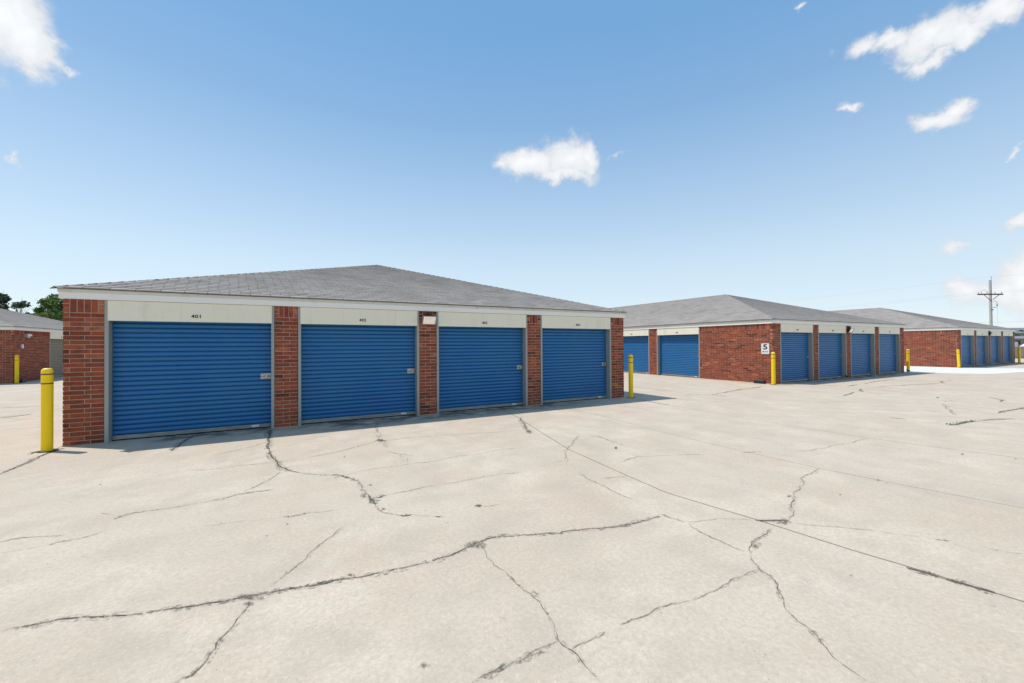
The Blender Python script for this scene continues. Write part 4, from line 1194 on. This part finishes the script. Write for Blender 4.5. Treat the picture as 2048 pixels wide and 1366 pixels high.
wl = ['top overhead wire, tied to the pin on the pole tip', 'overhead wire on the left end of the crossarm', 'overhead wire on the right end of the crossarm']
for (dx, dz), lb in zip(((.08, 8.58), (-1.3, 6.88), (.9, 6.88)), wl):
    p0 = Vector((px + dx, py - .185, dz))
    q = MB()
    for p1 in ((px + dx - 4, py + 110, dz - .5), (px + dx + 4, py - 70, dz + .3)):
        n = 20; v1 = Vector(p1)
        q.tube([(p0.lerp(v1, i / n) - Vector((0, 0, 1.1 * 4 * (i / n) * (1 - i / n))))[:] for i in range(n + 1)], .0032, 5)
    tag(q.build('power_line', 'arm'), lb, 'wire', 'overhead wires at the pole')
wire((100, 40, 5.4), (130, -30, 6.0), .8, 'thin overhead wire low in the sky right of the pole', .008)

# ------------------------------------------------------------------ far background at the right edge
wv = Vector((.878, -.478, 0)).normalized(); fv = Vector((.478, .878, 0)).normalized()
ang = math.atan2(wv.y, wv.x)
camp = Vector((2.879, -8.464, 0))
def far(Z, px_, z=0.0):
    """ground point at depth Z in the direction of a far landmark"""
    return camp + fv * Z + wv * ((px_ - 1024) / 827.27 * Z) + Vector((0, 0, z))
p = far(36.5, 2020)
t = thing('boundary_wall', 'low tan masonry wall beyond the farthest building', 'wall', p[:], ang)
q = MB(); q.box(0, 34, 0, .2, -.1, .99); q.build('wall_body', 'tan', t)
for i in range(17):
    q = MB(); q.bevel_box(i * 2 + .005, i * 2 + 1.995, -.03, .23, .992, 1.06, .01); q.build('coping_stone', 'tan', t)
p = far(96, 2005)
t = thing('far_building', 'long low brown building with a white roof edge in the far distance', 'building', p[:], ang, None)
q = MB(); q.box(0, 60, 0, 18, -.1, 2.25); q.build('wall', 'brown', t)
q = MB(); q.box(-.3, 60.3, -.3, 18.3, 2.252, 2.78); q.build('roof_edge', 'paint_white', t)
for i in range(9):
    q = MB(); q.box(3 + i * 6, 4.2 + i * 6, -.03, .05, .9, 1.8); q.build('window', 'window', t)
p = far(52, 2030)
t = thing('utility_cabinet', 'small white cabinet behind the low tan wall', 'cabinet', p[:], ang)
q = MB(); q.bevel_box(0, .42, 0, .4, -.1, 1.42, .02); q.build('body', 'paint_white', t)
q = MB(); q.bevel_box(-.02, .44, -.02, .42, 1.422, 1.47, .01); q.build('cap', 'paint_white', t)
q = MB(); q.box(.03, .39, -.012, -.001, .1, 1.3); q.build('door', 'fascia', t)
# white car seen over the wall
p = far(50, 2040)
t = thing('parked_car', 'white parked car behind the low tan wall at the right edge', 'car', p[:], ang)
prof = [(0, .35), (.05, .72), (.9, .86), (1.5, 1.20), (2.0, 1.29), (2.9, 1.27), (3.6, .93), (4.25, .86), (4.4, .6), (4.38, .35)]
q = MB(); n = len(prof); vs = [(x, y, z - (0 if z < .9 else 0)) for y in (-.85, .85) for x, z in prof]
q.add(vs, [tuple(range(n)), tuple(range(n, 2 * n))[::-1]] + [(i, n + i, n + (i + 1) % n, (i + 1) % n) for i in range(n)]); q.build('body', 'paint_white', t)
q = MB(); q.add([(1.12, -.856, .9), (1.58, -.856, 1.17), (2.05, -.856, 1.23), (2.85, -.856, 1.21), (3.38, -.856, .92)], [(0, 4, 3, 2, 1)]); q.build('side_window', 'window', t)
for x_ in (.85, 3.5):
    for y_ in (-.86, .70):
        q = MB(); q.tube([(x_, y_, .32), (x_, y_ + .16, .32)], .32, 16); w_ = q.build('wheel', 'rubber', t)
        q = MB(); q.tube([(x_, y_ - .01, .32), (x_, y_ + .005, .32)], .19, 12); q.build('rim', 'galv', w_)
# house roof and dark trees on the rise
p = far(120, 2022)
t = thing('house', 'distant house with a grey roof among dark trees', 'house', p[:], ang)
q = MB(); q.box(0, 11, 0, 8, -.1, 4.1); q.build('wall', 'brown', t)
q = MB(); q.add([(-.4, -.4, 4.0), (11.4, -.4, 4.0), (11.4, 8.4, 4.0), (-.4, 8.4, 4.0), (1.5, 4, 5.7), (9.5, 4, 5.7)], [(0, 1, 5, 4), (2, 3, 4, 5), (0, 4, 3), (1, 2, 5), (3, 2, 1, 0)]); q.build('roof', 'grey_roof', t)
q = MB(); rt = random.Random(31)
for i in range(120):
    Z = rt.uniform(104, 150); c = far(Z, rt.uniform(1990, 2330)); hgt = rt.uniform(2.0, 3.6) if Z < 118 else rt.uniform(3, 6.2)
    leaf_cloud(q, (c.x, c.y, hgt * .55), hgt * .62, 130, rt, .55, .75)
o = q.build('far_trees', 'dusky_leaf', None, kind='stuff'); tag(o, 'band of dark trees on the horizon at the far right', 'trees')
# low rise of land on the horizon
hb = MB(); n = 60; vs = []
for i in range(n + 1):
    a = R(20 + 130 * i / n); d = Vector((math.sin(a), math.cos(a), 0))
    h = 5.0 + 2.5 * noise.noise((i * .17, 3.1, 0)) + 1.2 * noise.noise((i * .6, 1, 0))
    for rr, hh in ((330, -.2), (400, h * .8), (470, h * 1.2), (600, -.2)): vs.append((camp + d * rr + Vector((0, 0, hh)))[:])
hb.add(vs, [(i * 4 + j, i * 4 + j + 1, i * 4 + j + 5, i * 4 + j + 4) for i in range(n) for j in range(3)])
hb.build('hills', 'scrub', None, kind='structure', smooth=True)
